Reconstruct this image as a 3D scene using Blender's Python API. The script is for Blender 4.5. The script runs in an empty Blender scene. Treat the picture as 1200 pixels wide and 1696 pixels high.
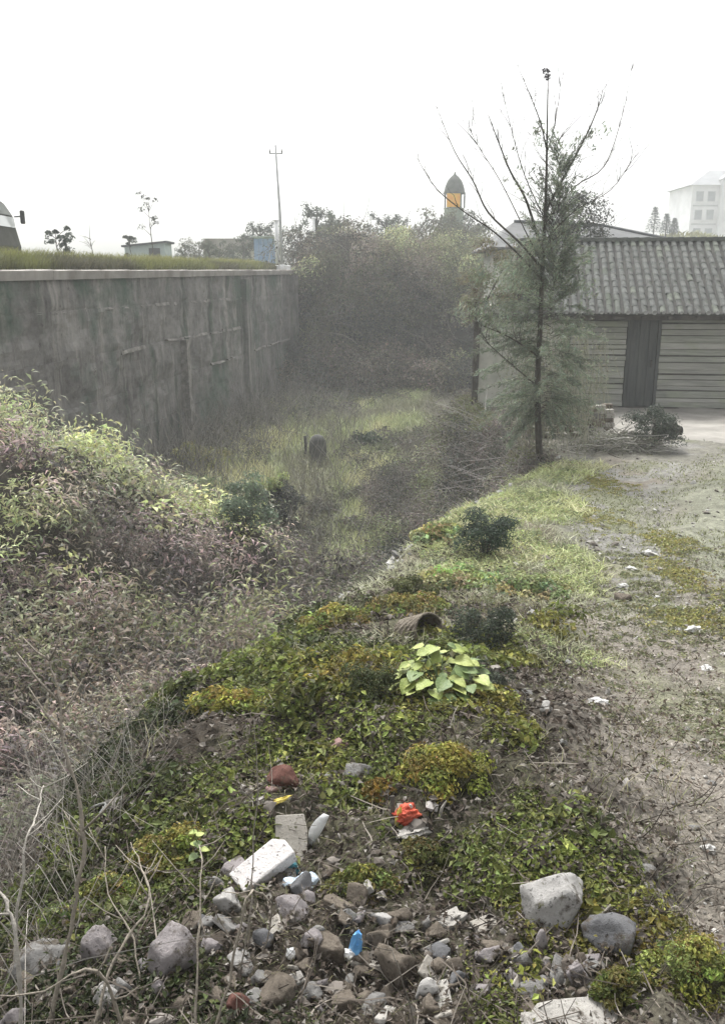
import bpy, math, random
import numpy as np
from mathutils import Vector, Matrix, Euler

random.seed(7)
RNG = np.random.default_rng(11)
sc = bpy.context.scene
COL = sc.collection

# ------------------------------------------------------------------ camera
EYE = np.array([0.0, 0.0, 1.7]); PITCH = math.radians(14.8); F = 1450.0
cam_d = bpy.data.cameras.new('camera'); cam = bpy.data.objects.new('camera', cam_d); COL.objects.link(cam)
cam.location = EYE; cam.rotation_euler = (math.pi/2 - PITCH, 0, 0)
cam_d.sensor_fit = 'VERTICAL'; cam_d.sensor_height = 24.0; cam_d.lens = 24.0*F/1696.0
cam_d.clip_start = 0.05; cam_d.clip_end = 2000
sc.camera = cam

# ------------------------------------------------------------------ sky and sun
SUN_EL, SUN_AZ = 56.0, -14.0     # high behind the cloud, a little to one side of the view
w = bpy.data.worlds.new('World'); sc.world = w; w.use_nodes = True
nt = w.node_tree; nt.nodes.clear()
sky = nt.nodes.new('ShaderNodeTexSky'); sky.sky_type = 'NISHITA'; sky.sun_disc = False
sky.sun_elevation = math.radians(SUN_EL); sky.sun_rotation = math.radians(SUN_AZ)
sky.air_density = 1.0; sky.dust_density = 6.0; sky.ozone_density = 1.0
hs = nt.nodes.new('ShaderNodeHueSaturation'); hs.inputs['Saturation'].default_value = 0.10
bg = nt.nodes.new('ShaderNodeBackground'); bg.inputs['Strength'].default_value = 0.15
wo = nt.nodes.new('ShaderNodeOutputWorld')
nt.links.new(sky.outputs[0], hs.inputs['Color']); nt.links.new(hs.outputs[0], bg.inputs['Color'])
nt.links.new(bg.outputs[0], wo.inputs['Surface'])
sun_d = bpy.data.lights.new('sun', 'SUN'); sun_d.energy = 1.5; sun_d.angle = math.radians(14); sun_d.color = (1, .985, .96)
sun = bpy.data.objects.new('sun', sun_d); COL.objects.link(sun)
_sd = Vector((math.sin(math.radians(SUN_AZ))*math.cos(math.radians(SUN_EL)), math.cos(math.radians(SUN_AZ))*math.cos(math.radians(SUN_EL)), math.sin(math.radians(SUN_EL))))
sun.rotation_euler = (-_sd).to_track_quat('-Z', 'Y').to_euler(); sun.location = (6, -8, 20)
vs = sc.view_settings; vs.view_transform = 'Standard'; vs.look = 'None'; vs.gamma = 1.0; vs.use_curve_mapping = False
vs.exposure = 1.1
cy = sc.cycles; cy.use_denoising = True; cy.max_bounces = 5; cy.diffuse_bounces = 3; cy.glossy_bounces = 2
cy.transmission_bounces = 3; cy.volume_bounces = 1; cy.transparent_max_bounces = 6; cy.caustics_reflective = False; cy.caustics_refractive = False
HAZE_DENSITY = 0.0026

# ------------------------------------------------------------------ helpers: noise
def _hash(ix, iy, s):
    h = (ix.astype(np.int64)*374761393 + iy.astype(np.int64)*668265263 + s*974711) & 0xffffffff
    h = ((h ^ (h >> 13))*1274126177) & 0xffffffff
    return ((h ^ (h >> 16)) & 0xffff)/65535.0
def vnoise(x, y, s=0):
    x = np.asarray(x, float); y = np.asarray(y, float)
    ix = np.floor(x); iy = np.floor(y); fx = x-ix; fy = y-iy
    fx = fx*fx*(3-2*fx); fy = fy*fy*(3-2*fy)
    a = _hash(ix, iy, s); b = _hash(ix+1, iy, s); c = _hash(ix, iy+1, s); d = _hash(ix+1, iy+1, s)
    return (a*(1-fx)+b*fx)*(1-fy)+(c*(1-fx)+d*fx)*fy
def fbm(x, y, s=0, o=3):
    v = 0; a = .5; t = 0
    for k in range(o):
        v = v+a*vnoise(x*2**k+17.3*k, y*2**k-9.1*k, s+k); t += a; a *= .5
    return v/t
def sstep(a, b, x):
    t = np.clip((np.asarray(x, float)-a)/(b-a), 0, 1); return t*t*(3-2*t)
def smax(a, b, k=.25):
    return .5*(a+b+np.sqrt((a-b)**2+k*k))

# ------------------------------------------------------------------ the lie of the land
def P(Y): return np.interp(Y, [-12, 0, 1.5, 2.7, 4.6, 6.5, 8.3, 10.5, 14, 20, 60], [.3, .1, .02, -.1, -.4, -.65, -.8, -.93, -1.1, -1.16, -1.16])
def E(Y): return np.interp(Y, [-12, 2, 4.0, 5.0, 6.5, 8.3, 10.5, 12.5, 14, 16, 20, 22.5, 25, 30, 60], [-1.4, -1.05, -1.0, -.72, -.29, .3, 1.13, 2.2, 2.85, 2.8, 2.5, 2.5, 4.2, 7.0, 7.5])
def V(Y): return np.interp(Y, [-12, 0, 3, 5.5, 8, 10, 12, 14.6, 43], [-1, -1.3, -1.55, -2.1, -2.65, -3.05, -3.35, -3.6, -3.6])
def CX(Y): return np.interp(Y, [-12, 5.5, 8, 10, 13, 43], [-2.2, -1.9, -1.6, -1.1, -1, -1])
def XW(Y): return -7+(np.asarray(Y, float)-17)*.1308
def pathc(Y): return np.interp(Y, [-12, 3, 5, 7.3, 10, 12, 15, 19], [1.2, 1.35, 1.75, 2.36, 2.98, 3.6, 5.2, 6.4])
def pathw(Y): return np.interp(Y, [-12, 3, 5, 8, 10, 13, 16, 18], [.5, .5, .42, .45, .6, 1.0, 2.0, 3.0])
def coping_top(Y): return 1.89+(np.asarray(Y, float)-17)*.0115
def base_h(X, Y):
    p = P(Y); e = E(Y)
    k = np.interp(Y, [0, 3, 5, 8, 13, 60], [.95, 1.05, 1.5, 2.6, 2.0, 1.4])
    side = .5*((e-X)+np.sqrt((e-X)**2+.05))
    plat = p-k*side
    plat = plat+.14*np.exp(-((X-.1)**2/.8+(Y-3.2)**2/3))*1.0
    plat = plat-.05*np.exp(-((X-pathc(Y))/(pathw(Y)))**4)
    cyy = np.interp(X, [-14, -4.55, -2.95, -1.25, 0], [9.2, 11, 12, 13.5, 14.5])
    cz = np.interp(X, [-14, -8, -4.55, -2.95, -1.9, -1.25, -.5, 0, .5], [2.3, 1.2, .1, -.72, -1.65, -2.55, -3.5, -4, -5])
    d = Y-cyy
    S = cz-np.where(d < 0, -.3*d, .8*d)
    fl = V(Y)+.03*np.minimum((X-CX(Y))**2, 9)
    z = smax(smax(fl, S, .3), plat, .12)
    # end of the ravine and the land beyond
    up = sstep(40.5, 47, Y-.25*np.abs(X+1))
    far = 2.3+.6*sstep(50, 90, Y)+.25*(fbm(X*.05, Y*.05, 40)-.5)*8*sstep(60, 120, Y)
    far = np.where(X > 4, np.interp(X, [4, 12], [2.0, 1.2]), far)
    z = z*(1-up)+far*up
    z = z+5.0*np.exp(-((X-33)/11)**2-((Y-95)/14)**2)
    return z
def H(X, Y):
    X = np.asarray(X, float); Y = np.asarray(Y, float)
    z = base_h(X, Y)
    on_path = np.exp(-((X-pathc(Y))/(pathw(Y)*1.1))**6)*(X > E(Y))
    rough = 1-.75*on_path
    near = 1-sstep(18, 30, Y)
    z = z+(.22*(fbm(X*.9, Y*.9, 3)-.5)+.10*(fbm(X*3.1, Y*3.1, 5)-.5)*(.35+.65*near))*rough
    z = z+.035*(fbm(X*11, Y*11, 8, 2)-.5)*rough*near
    slope = sstep(.5, 1.3, E(Y)-X)*sstep(3.5, 6, Y)*(1-sstep(13.5, 16, Y))
    z = z+slope*(1.0*(fbm(X*.85+4, Y*.85, 12, 2)-.5)+.6*(fbm(X*2.1, Y*2.1, 14, 2)-.5))
    mound = sstep(-.7, -.2, X-E(Y))*(1-sstep(.5, 1.2, X-.1*Y))*(1-sstep(5.5, 7.5, Y))
    z = z+mound*.13*(fbm(X*4.2+2, Y*4.2, 16, 2)-.5)
    return z
def path_z(X, Y):
    u = (X-pathc(Y))/pathw(Y)
    rag = .014*(1-np.abs(u)**2)+.07*(fbm(X*2.4, Y*1.6, 60)-.5)-.008
    return H(X, Y)+np.clip(np.where((Y > 1) & (Y < 19), rag, -.06), -.06, .02)
def top(X, Y): return np.maximum(H(X, Y), path_z(X, Y))
def ray(px, py):
    d = np.array([(px-600)/F, math.cos(PITCH)+math.sin(PITCH)*(848-py)/F, -math.sin(PITCH)+math.cos(PITCH)*(848-py)/F]); return d
def at(px, py, Y):
    d = ray(px, py); return EYE+d*(Y/d[1])
_T = np.concatenate([np.arange(.8, 6, .008), np.arange(6, 20, .02), np.arange(20, 70, .08)])
def ground_at(px, py):
    d = ray(px, py); p = EYE[None]+_T[:, None]*d[None]
    hit = np.nonzero(p[:, 2] < H(p[:, 0], p[:, 1]))[0]
    i = hit[0] if len(hit) else len(_T)-1
    return p[i], _T[i]          # point, depth along the axis

# ------------------------------------------------------------------ helpers: materials
MATS = {}
def nodes_of(name):
    m = bpy.data.materials.new(name); m.use_nodes = True; t = m.node_tree; t.nodes.clear()
    o = t.nodes.new('ShaderNodeOutputMaterial'); return m, t, o
def attr_mat(name, rough=.75, trans=.25, spec=.25):
    m, t, o = nodes_of(name)
    a = t.nodes.new('ShaderNodeAttribute'); a.attribute_name = 'Col'
    b = t.nodes.new('ShaderNodeBsdfPrincipled'); b.inputs['Roughness'].default_value = rough; b.inputs['Specular IOR Level'].default_value = spec
    t.links.new(a.outputs['Color'], b.inputs['Base Color'])
    if trans > 0:
        tr = t.nodes.new('ShaderNodeBsdfTranslucent'); t.links.new(a.outputs['Color'], tr.inputs['Color'])
        mx = t.nodes.new('ShaderNodeMixShader'); mx.inputs[0].default_value = trans
        t.links.new(b.outputs[0], mx.inputs[1]); t.links.new(tr.outputs[0], mx.inputs[2]); t.links.new(mx.outputs[0], o.inputs['Surface'])
    else: t.links.new(b.outputs[0], o.inputs['Surface'])
    return m
def noise_mat(name, c1, c2, scale=6, c3=None, rough=.9, bump=.3, bscale=None, stretch=(1, 1, 1), metallic=0, thr=(.35, .65), spec=.3, bdist=.02):
    """two or three colours blended by noise in object space, with relief"""
    m, t, o = nodes_of(name); L = t.links.new
    tc = t.nodes.new('ShaderNodeTexCoord'); mp = t.nodes.new('ShaderNodeMapping'); mp.inputs['Scale'].default_value = stretch
    L(tc.outputs['Object'], mp.inputs['Vector'])
    n = t.nodes.new('ShaderNodeTexNoise'); n.inputs['Scale'].default_value = scale; n.inputs['Detail'].default_value = 8; n.inputs['Roughness'].default_value = .65
    L(mp.outputs[0], n.inputs['Vector'])
    r = t.nodes.new('ShaderNodeValToRGB'); r.color_ramp.elements[0].position = thr[0]; r.color_ramp.elements[1].position = thr[1]
    r.color_ramp.elements[0].color = (*c1, 1); r.color_ramp.elements[1].color = (*c2, 1)
    L(n.outputs['Fac'], r.inputs[0]); out = r.outputs[0]
    if c3:
        n2 = t.nodes.new('ShaderNodeTexNoise'); n2.inputs['Scale'].default_value = scale*.37; n2.inputs['Detail'].default_value = 5
        L(tc.outputs['Object'], n2.inputs['Vector'])
        r2 = t.nodes.new('ShaderNodeValToRGB'); r2.color_ramp.elements[0].position = .5; r2.color_ramp.elements[1].position = .68
        L(n2.outputs['Fac'], r2.inputs[0])
        mx = t.nodes.new('ShaderNodeMix'); mx.data_type = 'RGBA'; L(r2.outputs[0], mx.inputs[0]); L(out, mx.inputs[6]); mx.inputs[7].default_value = (*c3, 1); out = mx.outputs[2]
    b = t.nodes.new('ShaderNodeBsdfPrincipled'); b.inputs['Roughness'].default_value = rough; b.inputs['Metallic'].default_value = metallic; b.inputs['Specular IOR Level'].default_value = spec
    L(out, b.inputs['Base Color'])
    n3 = t.nodes.new('ShaderNodeTexNoise'); n3.inputs['Scale'].default_value = bscale or scale*4; n3.inputs['Detail'].default_value = 6; L(mp.outputs[0], n3.inputs['Vector'])
    bp = t.nodes.new('ShaderNodeBump'); bp.inputs['Strength'].default_value = bump; bp.inputs['Distance'].default_value = bdist; L(n3.outputs['Fac'], bp.inputs['Height']); L(bp.outputs[0], b.inputs['Normal'])
    L(b.outputs[0], o.inputs['Surface']); return m
def stone_mat(name, c1, c2, soil=(.075, .062, .048), scale=9, amount=.5):
    m, t, o = nodes_of(name); L = t.links.new
    tc = t.nodes.new('ShaderNodeTexCoord')
    def noise(sc_, det, rg):
        n = t.nodes.new('ShaderNodeTexNoise'); n.inputs['Scale'].default_value = sc_; n.inputs['Detail'].default_value = det; n.inputs['Roughness'].default_value = rg; L(tc.outputs['Object'], n.inputs['Vector']); return n.outputs['Fac']
    def ramp(f, a, b, ca=(0, 0, 0), cb=(1, 1, 1)):
        r = t.nodes.new('ShaderNodeValToRGB'); r.color_ramp.elements[0].position = a; r.color_ramp.elements[1].position = b; r.color_ramp.elements[0].color = (*ca, 1); r.color_ramp.elements[1].color = (*cb, 1); L(f, r.inputs[0]); return r.outputs[0]
    def mix(f, a, b):
        x = t.nodes.new('ShaderNodeMix'); x.data_type = 'RGBA'; L(f, x.inputs[0]); L(a, x.inputs[6]); x.inputs[7].default_value = (*b, 1); return x.outputs[2]
    c = ramp(noise(scale, 10, .7), .3, .7, c1, c2)
    c = mix(ramp(noise(scale*8, 3, .6), .60, .68), c, tuple(.45*x for x in c1))
    c = mix(ramp(noise(scale*1.7, 8, .7), .64-.22*amount, .74-.2*amount), c, soil)
    c = mix(ramp(noise(scale*2.9, 6, .7), .62, .68), c, (.10, .10, .045))
    b = t.nodes.new('ShaderNodeBsdfPrincipled'); b.inputs['Roughness'].default_value = .95; b.inputs['Specular IOR Level'].default_value = .15; L(c, b.inputs['Base Color'])
    bp = t.nodes.new('ShaderNodeBump'); bp.inputs['Strength'].default_value = .9; bp.inputs['Distance'].default_value = .012; L(noise(scale*4, 10, .75), bp.inputs['Height']); L(bp.outputs[0], b.inputs['Normal'])
    L(b.outputs[0], o.inputs['Surface']); return m
def ground_mat():
    m, t, o = nodes_of('earth'); L = t.links.new
    a = t.nodes.new('ShaderNodeAttribute'); a.attribute_name = 'Col'
    tc = t.nodes.new('ShaderNodeTexCoord')
    n = t.nodes.new('ShaderNodeTexNoise'); n.inputs['Scale'].default_value = 9; n.inputs['Detail'].default_value = 10; n.inputs['Roughness'].default_value = .7; L(tc.outputs['Object'], n.inputs['Vector'])
    mr = t.nodes.new('ShaderNodeMapRange'); mr.inputs[1].default_value = .3; mr.inputs[2].default_value = .7; mr.inputs[3].default_value = .55; mr.inputs[4].default_value = 1.5; L(n.outputs['Fac'], mr.inputs[0])
    mx = t.nodes.new('ShaderNodeMix'); mx.data_type = 'RGBA'; mx.blend_type = 'MULTIPLY'; mx.inputs[0].default_value = 1
    cb = t.nodes.new('ShaderNodeCombineColor'); 
    for i in range(3): L(mr.outputs[0], cb.inputs[i])
    L(a.outputs['Color'], mx.inputs[6]); L(cb.outputs[0], mx.inputs[7])
    nf = t.nodes.new('ShaderNodeTexNoise'); nf.inputs['Scale'].default_value = 70; nf.inputs['Detail'].default_value = 6; nf.inputs['Roughness'].default_value = .75; L(tc.outputs['Object'], nf.inputs['Vector'])
    mf = t.nodes.new('ShaderNodeMapRange'); mf.inputs[1].default_value = .35; mf.inputs[2].default_value = .68; mf.inputs[3].default_value = .5; mf.inputs[4].default_value = 1.55; L(nf.outputs['Fac'], mf.inputs[0])
    m2 = t.nodes.new('ShaderNodeVectorMath'); m2.operation = 'SCALE'; L(mx.outputs[2], m2.inputs[0]); L(mf.outputs[0], m2.inputs['Scale'])
    b = t.nodes.new('ShaderNodeBsdfPrincipled'); b.inputs['Roughness'].default_value = .95; b.inputs['Specular IOR Level'].default_value = .15; L(m2.outputs[0], b.inputs['Base Color'])
    n2 = t.nodes.new('ShaderNodeTexNoise'); n2.inputs['Scale'].default_value = 45; n2.inputs['Detail'].default_value = 8; L(tc.outputs['Object'], n2.inputs['Vector'])
    bp = t.nodes.new('ShaderNodeBump'); bp.inputs['Strength'].default_value = .6; bp.inputs['Distance'].default_value = .02; L(n2.outputs['Fac'], bp.inputs['Height']); L(bp.outputs[0], b.inputs['Normal'])
    L(b.outputs[0], o.inputs['Surface']); return m
M = {}
M['leaf'] = attr_mat('leaf', .65, .3, .3)
M['twig'] = attr_mat('twig', .9, 0, .15)
M['flake'] = attr_mat('dry_leaf', .85, .1, .2)
M['pebble'] = attr_mat('pebble', .9, 0, .2)
M['earth'] = ground_mat()
M['bark'] = noise_mat('bark', (.035, .03, .025), (.10, .09, .075), 14, stretch=(1, 1, .3), bump=.8)
M['stone_grey'] = stone_mat('stone_grey', (.13, .125, .12), (.30, .295, .28), amount=0.73)
M['stone_pale'] = stone_mat('stone_pale', (.25, .24, .225), (.45, .44, .42), amount=0.53)
M['stone_dark'] = stone_mat('stone_dark', (.06, .06, .062), (.20, .20, .205), amount=0.58)
M['stone_mauve'] = stone_mat('stone_mauve', (.15, .135, .135), (.33, .305, .30), amount=0.63)
M['stone_brown'] = stone_mat('stone_brown', (.085, .07, .055), (.22, .19, .155), amount=0.78)
M['clay_red'] = stone_mat('clay_red', (.085, .04, .033), (.19, .095, .075), amount=.35)
M['stone_pink'] = stone_mat('stone_pink', (.22, .13, .115), (.40, .29, .27), amount=.3)
M['white_block'] = stone_mat('white_block', (.50, .47, .45), (.72, .69, .67), amount=.1)
M['beige_tile'] = stone_mat('beige_tile', (.27, .25, .215), (.46, .43, .385), amount=.2)
M['concrete_pale'] = stone_mat('concrete_pale', (.28, .265, .24), (.47, .45, .415), amount=.35)
def wall_mat():
    """cast concrete: blotched, with vertical run-off streaks, lime and algae"""
    m, t, o = nodes_of('weathered_concrete'); L = t.links.new
    tc = t.nodes.new('ShaderNodeTexCoord')
    def noise(scale, st, det=6, rough=.6):
        mp = t.nodes.new('ShaderNodeMapping'); mp.inputs['Scale'].default_value = st; L(tc.outputs['Object'], mp.inputs[0])
        n = t.nodes.new('ShaderNodeTexNoise'); n.inputs['Scale'].default_value = scale; n.inputs['Detail'].default_value = det; n.inputs['Roughness'].default_value = rough; L(mp.outputs[0], n.inputs['Vector']); return n.outputs['Fac']
    def ramp(f, a, b, ca=(0, 0, 0), cb=(1, 1, 1)):
        r = t.nodes.new('ShaderNodeValToRGB'); r.color_ramp.elements[0].position = a; r.color_ramp.elements[1].position = b
        r.color_ramp.elements[0].color = (*ca, 1); r.color_ramp.elements[1].color = (*cb, 1); L(f, r.inputs[0]); return r.outputs[0]
    def mix(f, a, b):
        x = t.nodes.new('ShaderNodeMix'); x.data_type = 'RGBA'; L(f, x.inputs[0])
        for i, v in ((6, a), (7, b)):
            if isinstance(v, tuple): x.inputs[i].default_value = (*v, 1)
            else: L(v, x.inputs[i])
        return x.outputs[2]
    c = ramp(noise(.6, (1, 1, 1.4), 12, .75), .36, .64, (.088, .083, .078), (.245, .235, .222))
    c = mix(ramp(noise(1.6, (1, 1, .16), 8, .7), .52, .66), c, (.29, .275, .25))       # pale lime streaks
    c = mix(ramp(noise(1.2, (1.3, 1.3, .12), 8, .7), .54, .66), c, (.05, .047, .044))    # dark run-off
    c = mix(ramp(noise(.33, (1, 1, 1), 8, .7), .50, .62), c, (.075, .105, .08))         # algae
    c = mix(ramp(noise(1.0, (1.5, 1.5, .15), 8, .7), .55, .66), c, (.06, .085, .06))
    c = mix(ramp(noise(2.6, (1, 1, 1.3), 12, .8), .58, .66), c, (.058, .055, .052))
    c = mix(ramp(noise(4.5, (1, 1, .8), 10, .8), .62, .68), c, (.30, .285, .26))
    b = t.nodes.new('ShaderNodeBsdfPrincipled'); b.inputs['Roughness'].default_value = .95; b.inputs['Specular IOR Level'].default_value = .15; L(c, b.inputs['Base Color'])
    bp = t.nodes.new('ShaderNodeBump'); bp.inputs['Strength'].default_value = .7; bp.inputs['Distance'].default_value = .06; L(noise(3, (1, 1, 1), 8), bp.inputs['Height']); L(bp.outputs[0], b.inputs['Normal'])
    L(b.outputs[0], o.inputs['Surface']); return m
M['wall'] = wall_mat()
M['coping'] = noise_mat('coping_concrete', (.20, .185, .165), (.32, .30, .275), 1.5, (.15, .135, .12), bump=.3)
M['lime'] = noise_mat('lime_crust', (.13, .122, .11), (.29, .275, .25), 6, (.11, .10, .09), bump=.6)
M['plaster'] = noise_mat('old_plaster', (.36, .36, .315), (.54, .53, .47), 2.2, (.30, .31, .26), bump=.3)
M['board'] = noise_mat('weathered_board', (.30, .31, .27), (.58, .57, .52), 4, (.34, .37, .30), stretch=(.3, 1, 3), bump=.4)
M['door'] = noise_mat('dark_door', (.05, .055, .053), (.085, .09, .085), 4, stretch=(2, 2, .3), bump=.3)
M['timber'] = noise_mat('dark_timber', (.05, .045, .04), (.12, .11, .095), 5, bump=.4)
M['tile'] = noise_mat('grey_clay_tile', (.06, .065, .06), (.15, .155, .145), 7, (.085, .10, .075), bump=.4)
for _k, (_a, _b) in enumerate((((.055, .06, .055), (.13, .135, .125)), ((.065, .07, .065), (.155, .16, .148)), ((.075, .085, .068), (.165, .178, .15)), ((.05, .052, .049), (.115, .118, .11)))): M['tile_%d' % _k] = noise_mat('clay_tile_%d' % _k, _a, _b, 5+3*_k, (.085, .10, .07), bump=.5)
for _k, (_a, _b) in enumerate((((.21, .215, .19), (.34, .335, .305)), ((.25, .255, .225), (.40, .39, .36)), ((.19, .20, .17), (.32, .325, .285)))): M['board_%d' % _k] = noise_mat('weathered_board_%d' % _k, _a, _b, 3+_k, (.28, .30, .23), stretch=(.3, 1, 3), bump=.5)
M['tile_b'] = noise_mat('brown_clay_tile', (.075, .068, .064), (.165, .15, .142), 7, (.09, .095, .08), bump=.4)
M['deck'] = noise_mat('dark_roof_boards', (.035, .035, .033), (.07, .068, .06), 5, bump=.2)  # dark boards of the deck under the tiles
M['tile_pale'] = noise_mat('pale_mortar', (.16, .16, .15), (.30, .30, .285), 9, bump=.3)
M['grey_roof'] = noise_mat('grey_sheet_roof', (.10, .103, .103), (.155, .158, .158), 1.2, bump=.2)
M['bldg_white'] = noise_mat('white_render', (.60, .61, .62), (.76, .77, .78), .4, (.55, .55, .56), bump=.1)
M['bldg_glass'] = noise_mat('dim_window', (.12, .14, .16), (.24, .27, .29), .7, rough=.25, bump=0)
M['bldg_grey'] = noise_mat('grey_render', (.32, .33, .345), (.42, .43, .44), .5, bump=.1)
M['turret'] = noise_mat('turret_slate', (.08, .09, .08), (.14, .15, .135), 3, bump=.3)
M['orange'] = noise_mat('orange_panel', (.85, .28, .01), (.88, .55, .05), 1.1, bump=0, rough=.6)
M['turret_body'] = noise_mat('turret_render', (.17, .21, .16), (.26, .30, .23), 2, bump=.2)
M['pole'] = noise_mat('pole_concrete', (.42, .43, .43), (.56, .57, .57), 5, bump=.2)
M['white_paint'] = noise_mat('white_paint', (.70, .71, .71), (.82, .82, .82), 5, (.6, .6, .58), bump=.1, rough=.6)
M['white_plastic'] = noise_mat('white_plastic', (.70, .70, .69), (.84, .84, .83), 12, (.6, .58, .54), bump=.4, rough=.5)
M['blue_plastic'] = noise_mat('blue_plastic', (.10, .32, .68), (.20, .48, .80), 14, bump=.3, rough=.4)
M['paleblue'] = noise_mat('pale_blue_plastic', (.36, .44, .53), (.56, .63, .70), 14, bump=.4, rough=.5)
M['teal'] = noise_mat('teal_scrap', (.02, .12, .15), (.05, .20, .24), 14, bump=.3, rough=.5)
M['red'] = noise_mat('red_orange_skin', (.36, .045, .025), (.60, .12, .06), 30, (.30, .06, .035), bump=.5, rough=.6)
M['yellow'] = noise_mat('yellow_scrap', (.55, .42, .06), (.72, .60, .16), 15, bump=.2, rough=.5)
M['black'] = noise_mat('black_rubber', (.012, .012, .012), (.03, .03, .03), 8, bump=.2, rough=.6)
M['van'] = noise_mat('dusty_grey_paint', (.06, .06, .053), (.09, .09, .08), 2, bump=0, rough=.9, spec=.1)
M['litter'] = noise_mat('grubby_litter', (.34, .335, .315), (.58, .575, .555), 25, (.26, .24, .21), bump=.5, rough=.7)
M['van_glass'] = noise_mat('glass_painted_sky', (.55, .57, .57), (.62, .64, .64), 1, bump=0, rough=.1, spec=.8)  # pale base colour paints the reflected sky into the glass
M['shed_wall'] = noise_mat('pale_teal_sheet', (.30, .36, .35), (.40, .46, .44), 2, bump=.2)
M['shed_roof'] = noise_mat('dark_sheet', (.04, .045, .05), (.08, .085, .09), 2, bump=.2)
M['blue_sheet'] = noise_mat('faded_blue_sheet', (.16, .26, .44), (.26, .36, .52), 1.5, bump=.2)
M['wicker'] = noise_mat('wicker', (.09, .075, .055), (.22, .19, .15), 30, bump=.6)
M['moss_core'] = noise_mat('mossy_soil', (.035, .032, .018), (.08, .078, .03), 40, bump=.8)
M['pipe'] = noise_mat('grey_pipe', (.12, .11, .10), (.20, .19, .175), 6, bump=.4)
M['hay'] = noise_mat('dark_rot_wood', (.05, .05, .048), (.11, .11, .10), 9, bump=.6, stretch=(1, 1, .3))
M['yard'] = noise_mat('pale_yard', (.19, .18, .16), (.31, .295, .265), 1.6, (.17, .155, .135), bump=.3)

# ------------------------------------------------------------------ helpers: meshes and objects
def new_obj(name, mesh, parent=None, loc=None):
    o = bpy.data.objects.new(name, mesh); COL.objects.link(o)
    if parent is not None: o.parent = parent
    if loc is not None: o.location = loc
    return o
def tag(o, label=None, cat=None, group=None, kind=None):
    if label: o['label'] = label
    if cat: o['category'] = cat
    if group: o['group'] = group
    if kind: o['kind'] = kind
    elif cat: o['kind'] = 'thing'
    return o
def thing(name, label, cat, loc=(0, 0, 0), rz=0, group=None):
    o = bpy.data.objects.new(name, None); COL.objects.link(o); o.location = loc; o.rotation_euler = (0, 0, rz); o.empty_display_size = .1
    return tag(o, label, cat, group)
def np_mesh(name, verts, faces, mat, col=None, smooth=False):
    """verts (N,3); faces (K,n) with n = 3 or 4"""
    verts = np.ascontiguousarray(verts, np.float32); faces = np.ascontiguousarray(faces, np.int32)
    me = bpy.data.meshes.new(name); n = faces.shape[1]
    me.vertices.add(len(verts)); me.vertices.foreach_set('co', verts.ravel())
    me.loops.add(faces.size); me.loops.foreach_set('vertex_index', faces.ravel())
    me.polygons.add(len(faces)); me.polygons.foreach_set('loop_start', np.arange(0, faces.size, n, dtype=np.int32))
    me.polygons.foreach_set('use_smooth', np.full(len(faces), smooth))
    me.update(calc_edges=True)
    if col is not None:
        a = me.attributes.new('Col', 'FLOAT_COLOR', 'POINT'); c = np.ones((len(verts), 4), np.float32); c[:, :3] = np.clip(col, 0, 1)
        a.data.foreach_set('color', c.ravel())
    me.materials.append(mat); return me
class MB:
    """collects boxes, prisms, tubes and lathes into one mesh"""
    def __init__(s): s.v = []; s.f = []
    def add(s, v, f):
        b = len(s.v); s.v += [tuple(x) for x in v]; s.f += [tuple(i+b for i in q) for q in f]; return s
    def box(s, x0, x1, y0, y1, z0, z1, mtx=None):
        v = [(x, y, z) for z in (z0, z1) for y in (y0, y1) for x in (x0, x1)]
        if mtx is not None: v = [tuple(mtx @ Vector(p)) for p in v]
        return s.add(v, [(0, 2, 3, 1), (4, 5, 7, 6), (0, 1, 5, 4), (2, 6, 7, 3), (0, 4, 6, 2), (1, 3, 7, 5)])
    def prism(s, prof, y0, y1):       # profile in x,z pushed along y
        n = len(prof); v = [(x, y0, z) for x, z in prof]+[(x, y1, z) for x, z in prof]
        return s.add(v, [tuple(range(n)), tuple(range(2*n-1, n-1, -1))]+[(i, i+n, (i+1) % n+n, (i+1) % n) for i in range(n)])
    def lathe(s, prof, n=16, cx=0, cy=0):
        v = []; f = []
        for r, z in prof:
            for k in range(n): a = 2*math.pi*k/n; v.append((cx+r*math.cos(a), cy+r*math.sin(a), z))
        for i in range(len(prof)-1):
            for k in range(n): f.append((i*n+k, i*n+(k+1) % n, (i+1)*n+(k+1) % n, (i+1)*n+k))
        f.append(tuple(range(n-1, -1, -1))); f.append(tuple((len(prof)-1)*n+k for k in range(n)))
        return s.add(v, f)
    def tube(s, pts, rad, n=6):
        pts = [Vector(p) for p in pts]; v = []; f = []; k = len(pts)
        for i, p in enumerate(pts):
            d = (pts[min(i+1, k-1)]-pts[max(i-1, 0)]).normalized()
            a = d.cross(Vector((.3, .9, .2))).normalized(); b = d.cross(a)
            r = rad[i] if hasattr(rad, '__len__') else rad
            for q in range(n): t = 2*math.pi*q/n; v.append(p+a*(r*math.cos(t))+b*(r*math.sin(t)))
        for i in range(k-1):
            for q in range(n): f.append((i*n+q, i*n+(q+1) % n, (i+1)*n+(q+1) % n, (i+1)*n+q))
        f.append(tuple(range(n-1, -1, -1))); f.append(tuple((k-1)*n+q for q in range(n)))
        return s.add(v, f)
    def mesh(s, name, mat, smooth=False):
        me = bpy.data.meshes.new(name); me.from_pydata(s.v, [], s.f); me.materials.append(mat)
        if smooth:
            for p in me.polygons: p.use_smooth = True
        me.update(); return me
    def build(s, name, mat, parent=None, smooth=False, bevel=0, loc=None):
        o = new_obj(name, s.mesh(name, mat, smooth), parent, loc)
        if bevel: b = o.modifiers.new('bevel', 'BEVEL'); b.width = bevel; b.segments = 2; b.limit_method = 'ANGLE'
        return o
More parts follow.
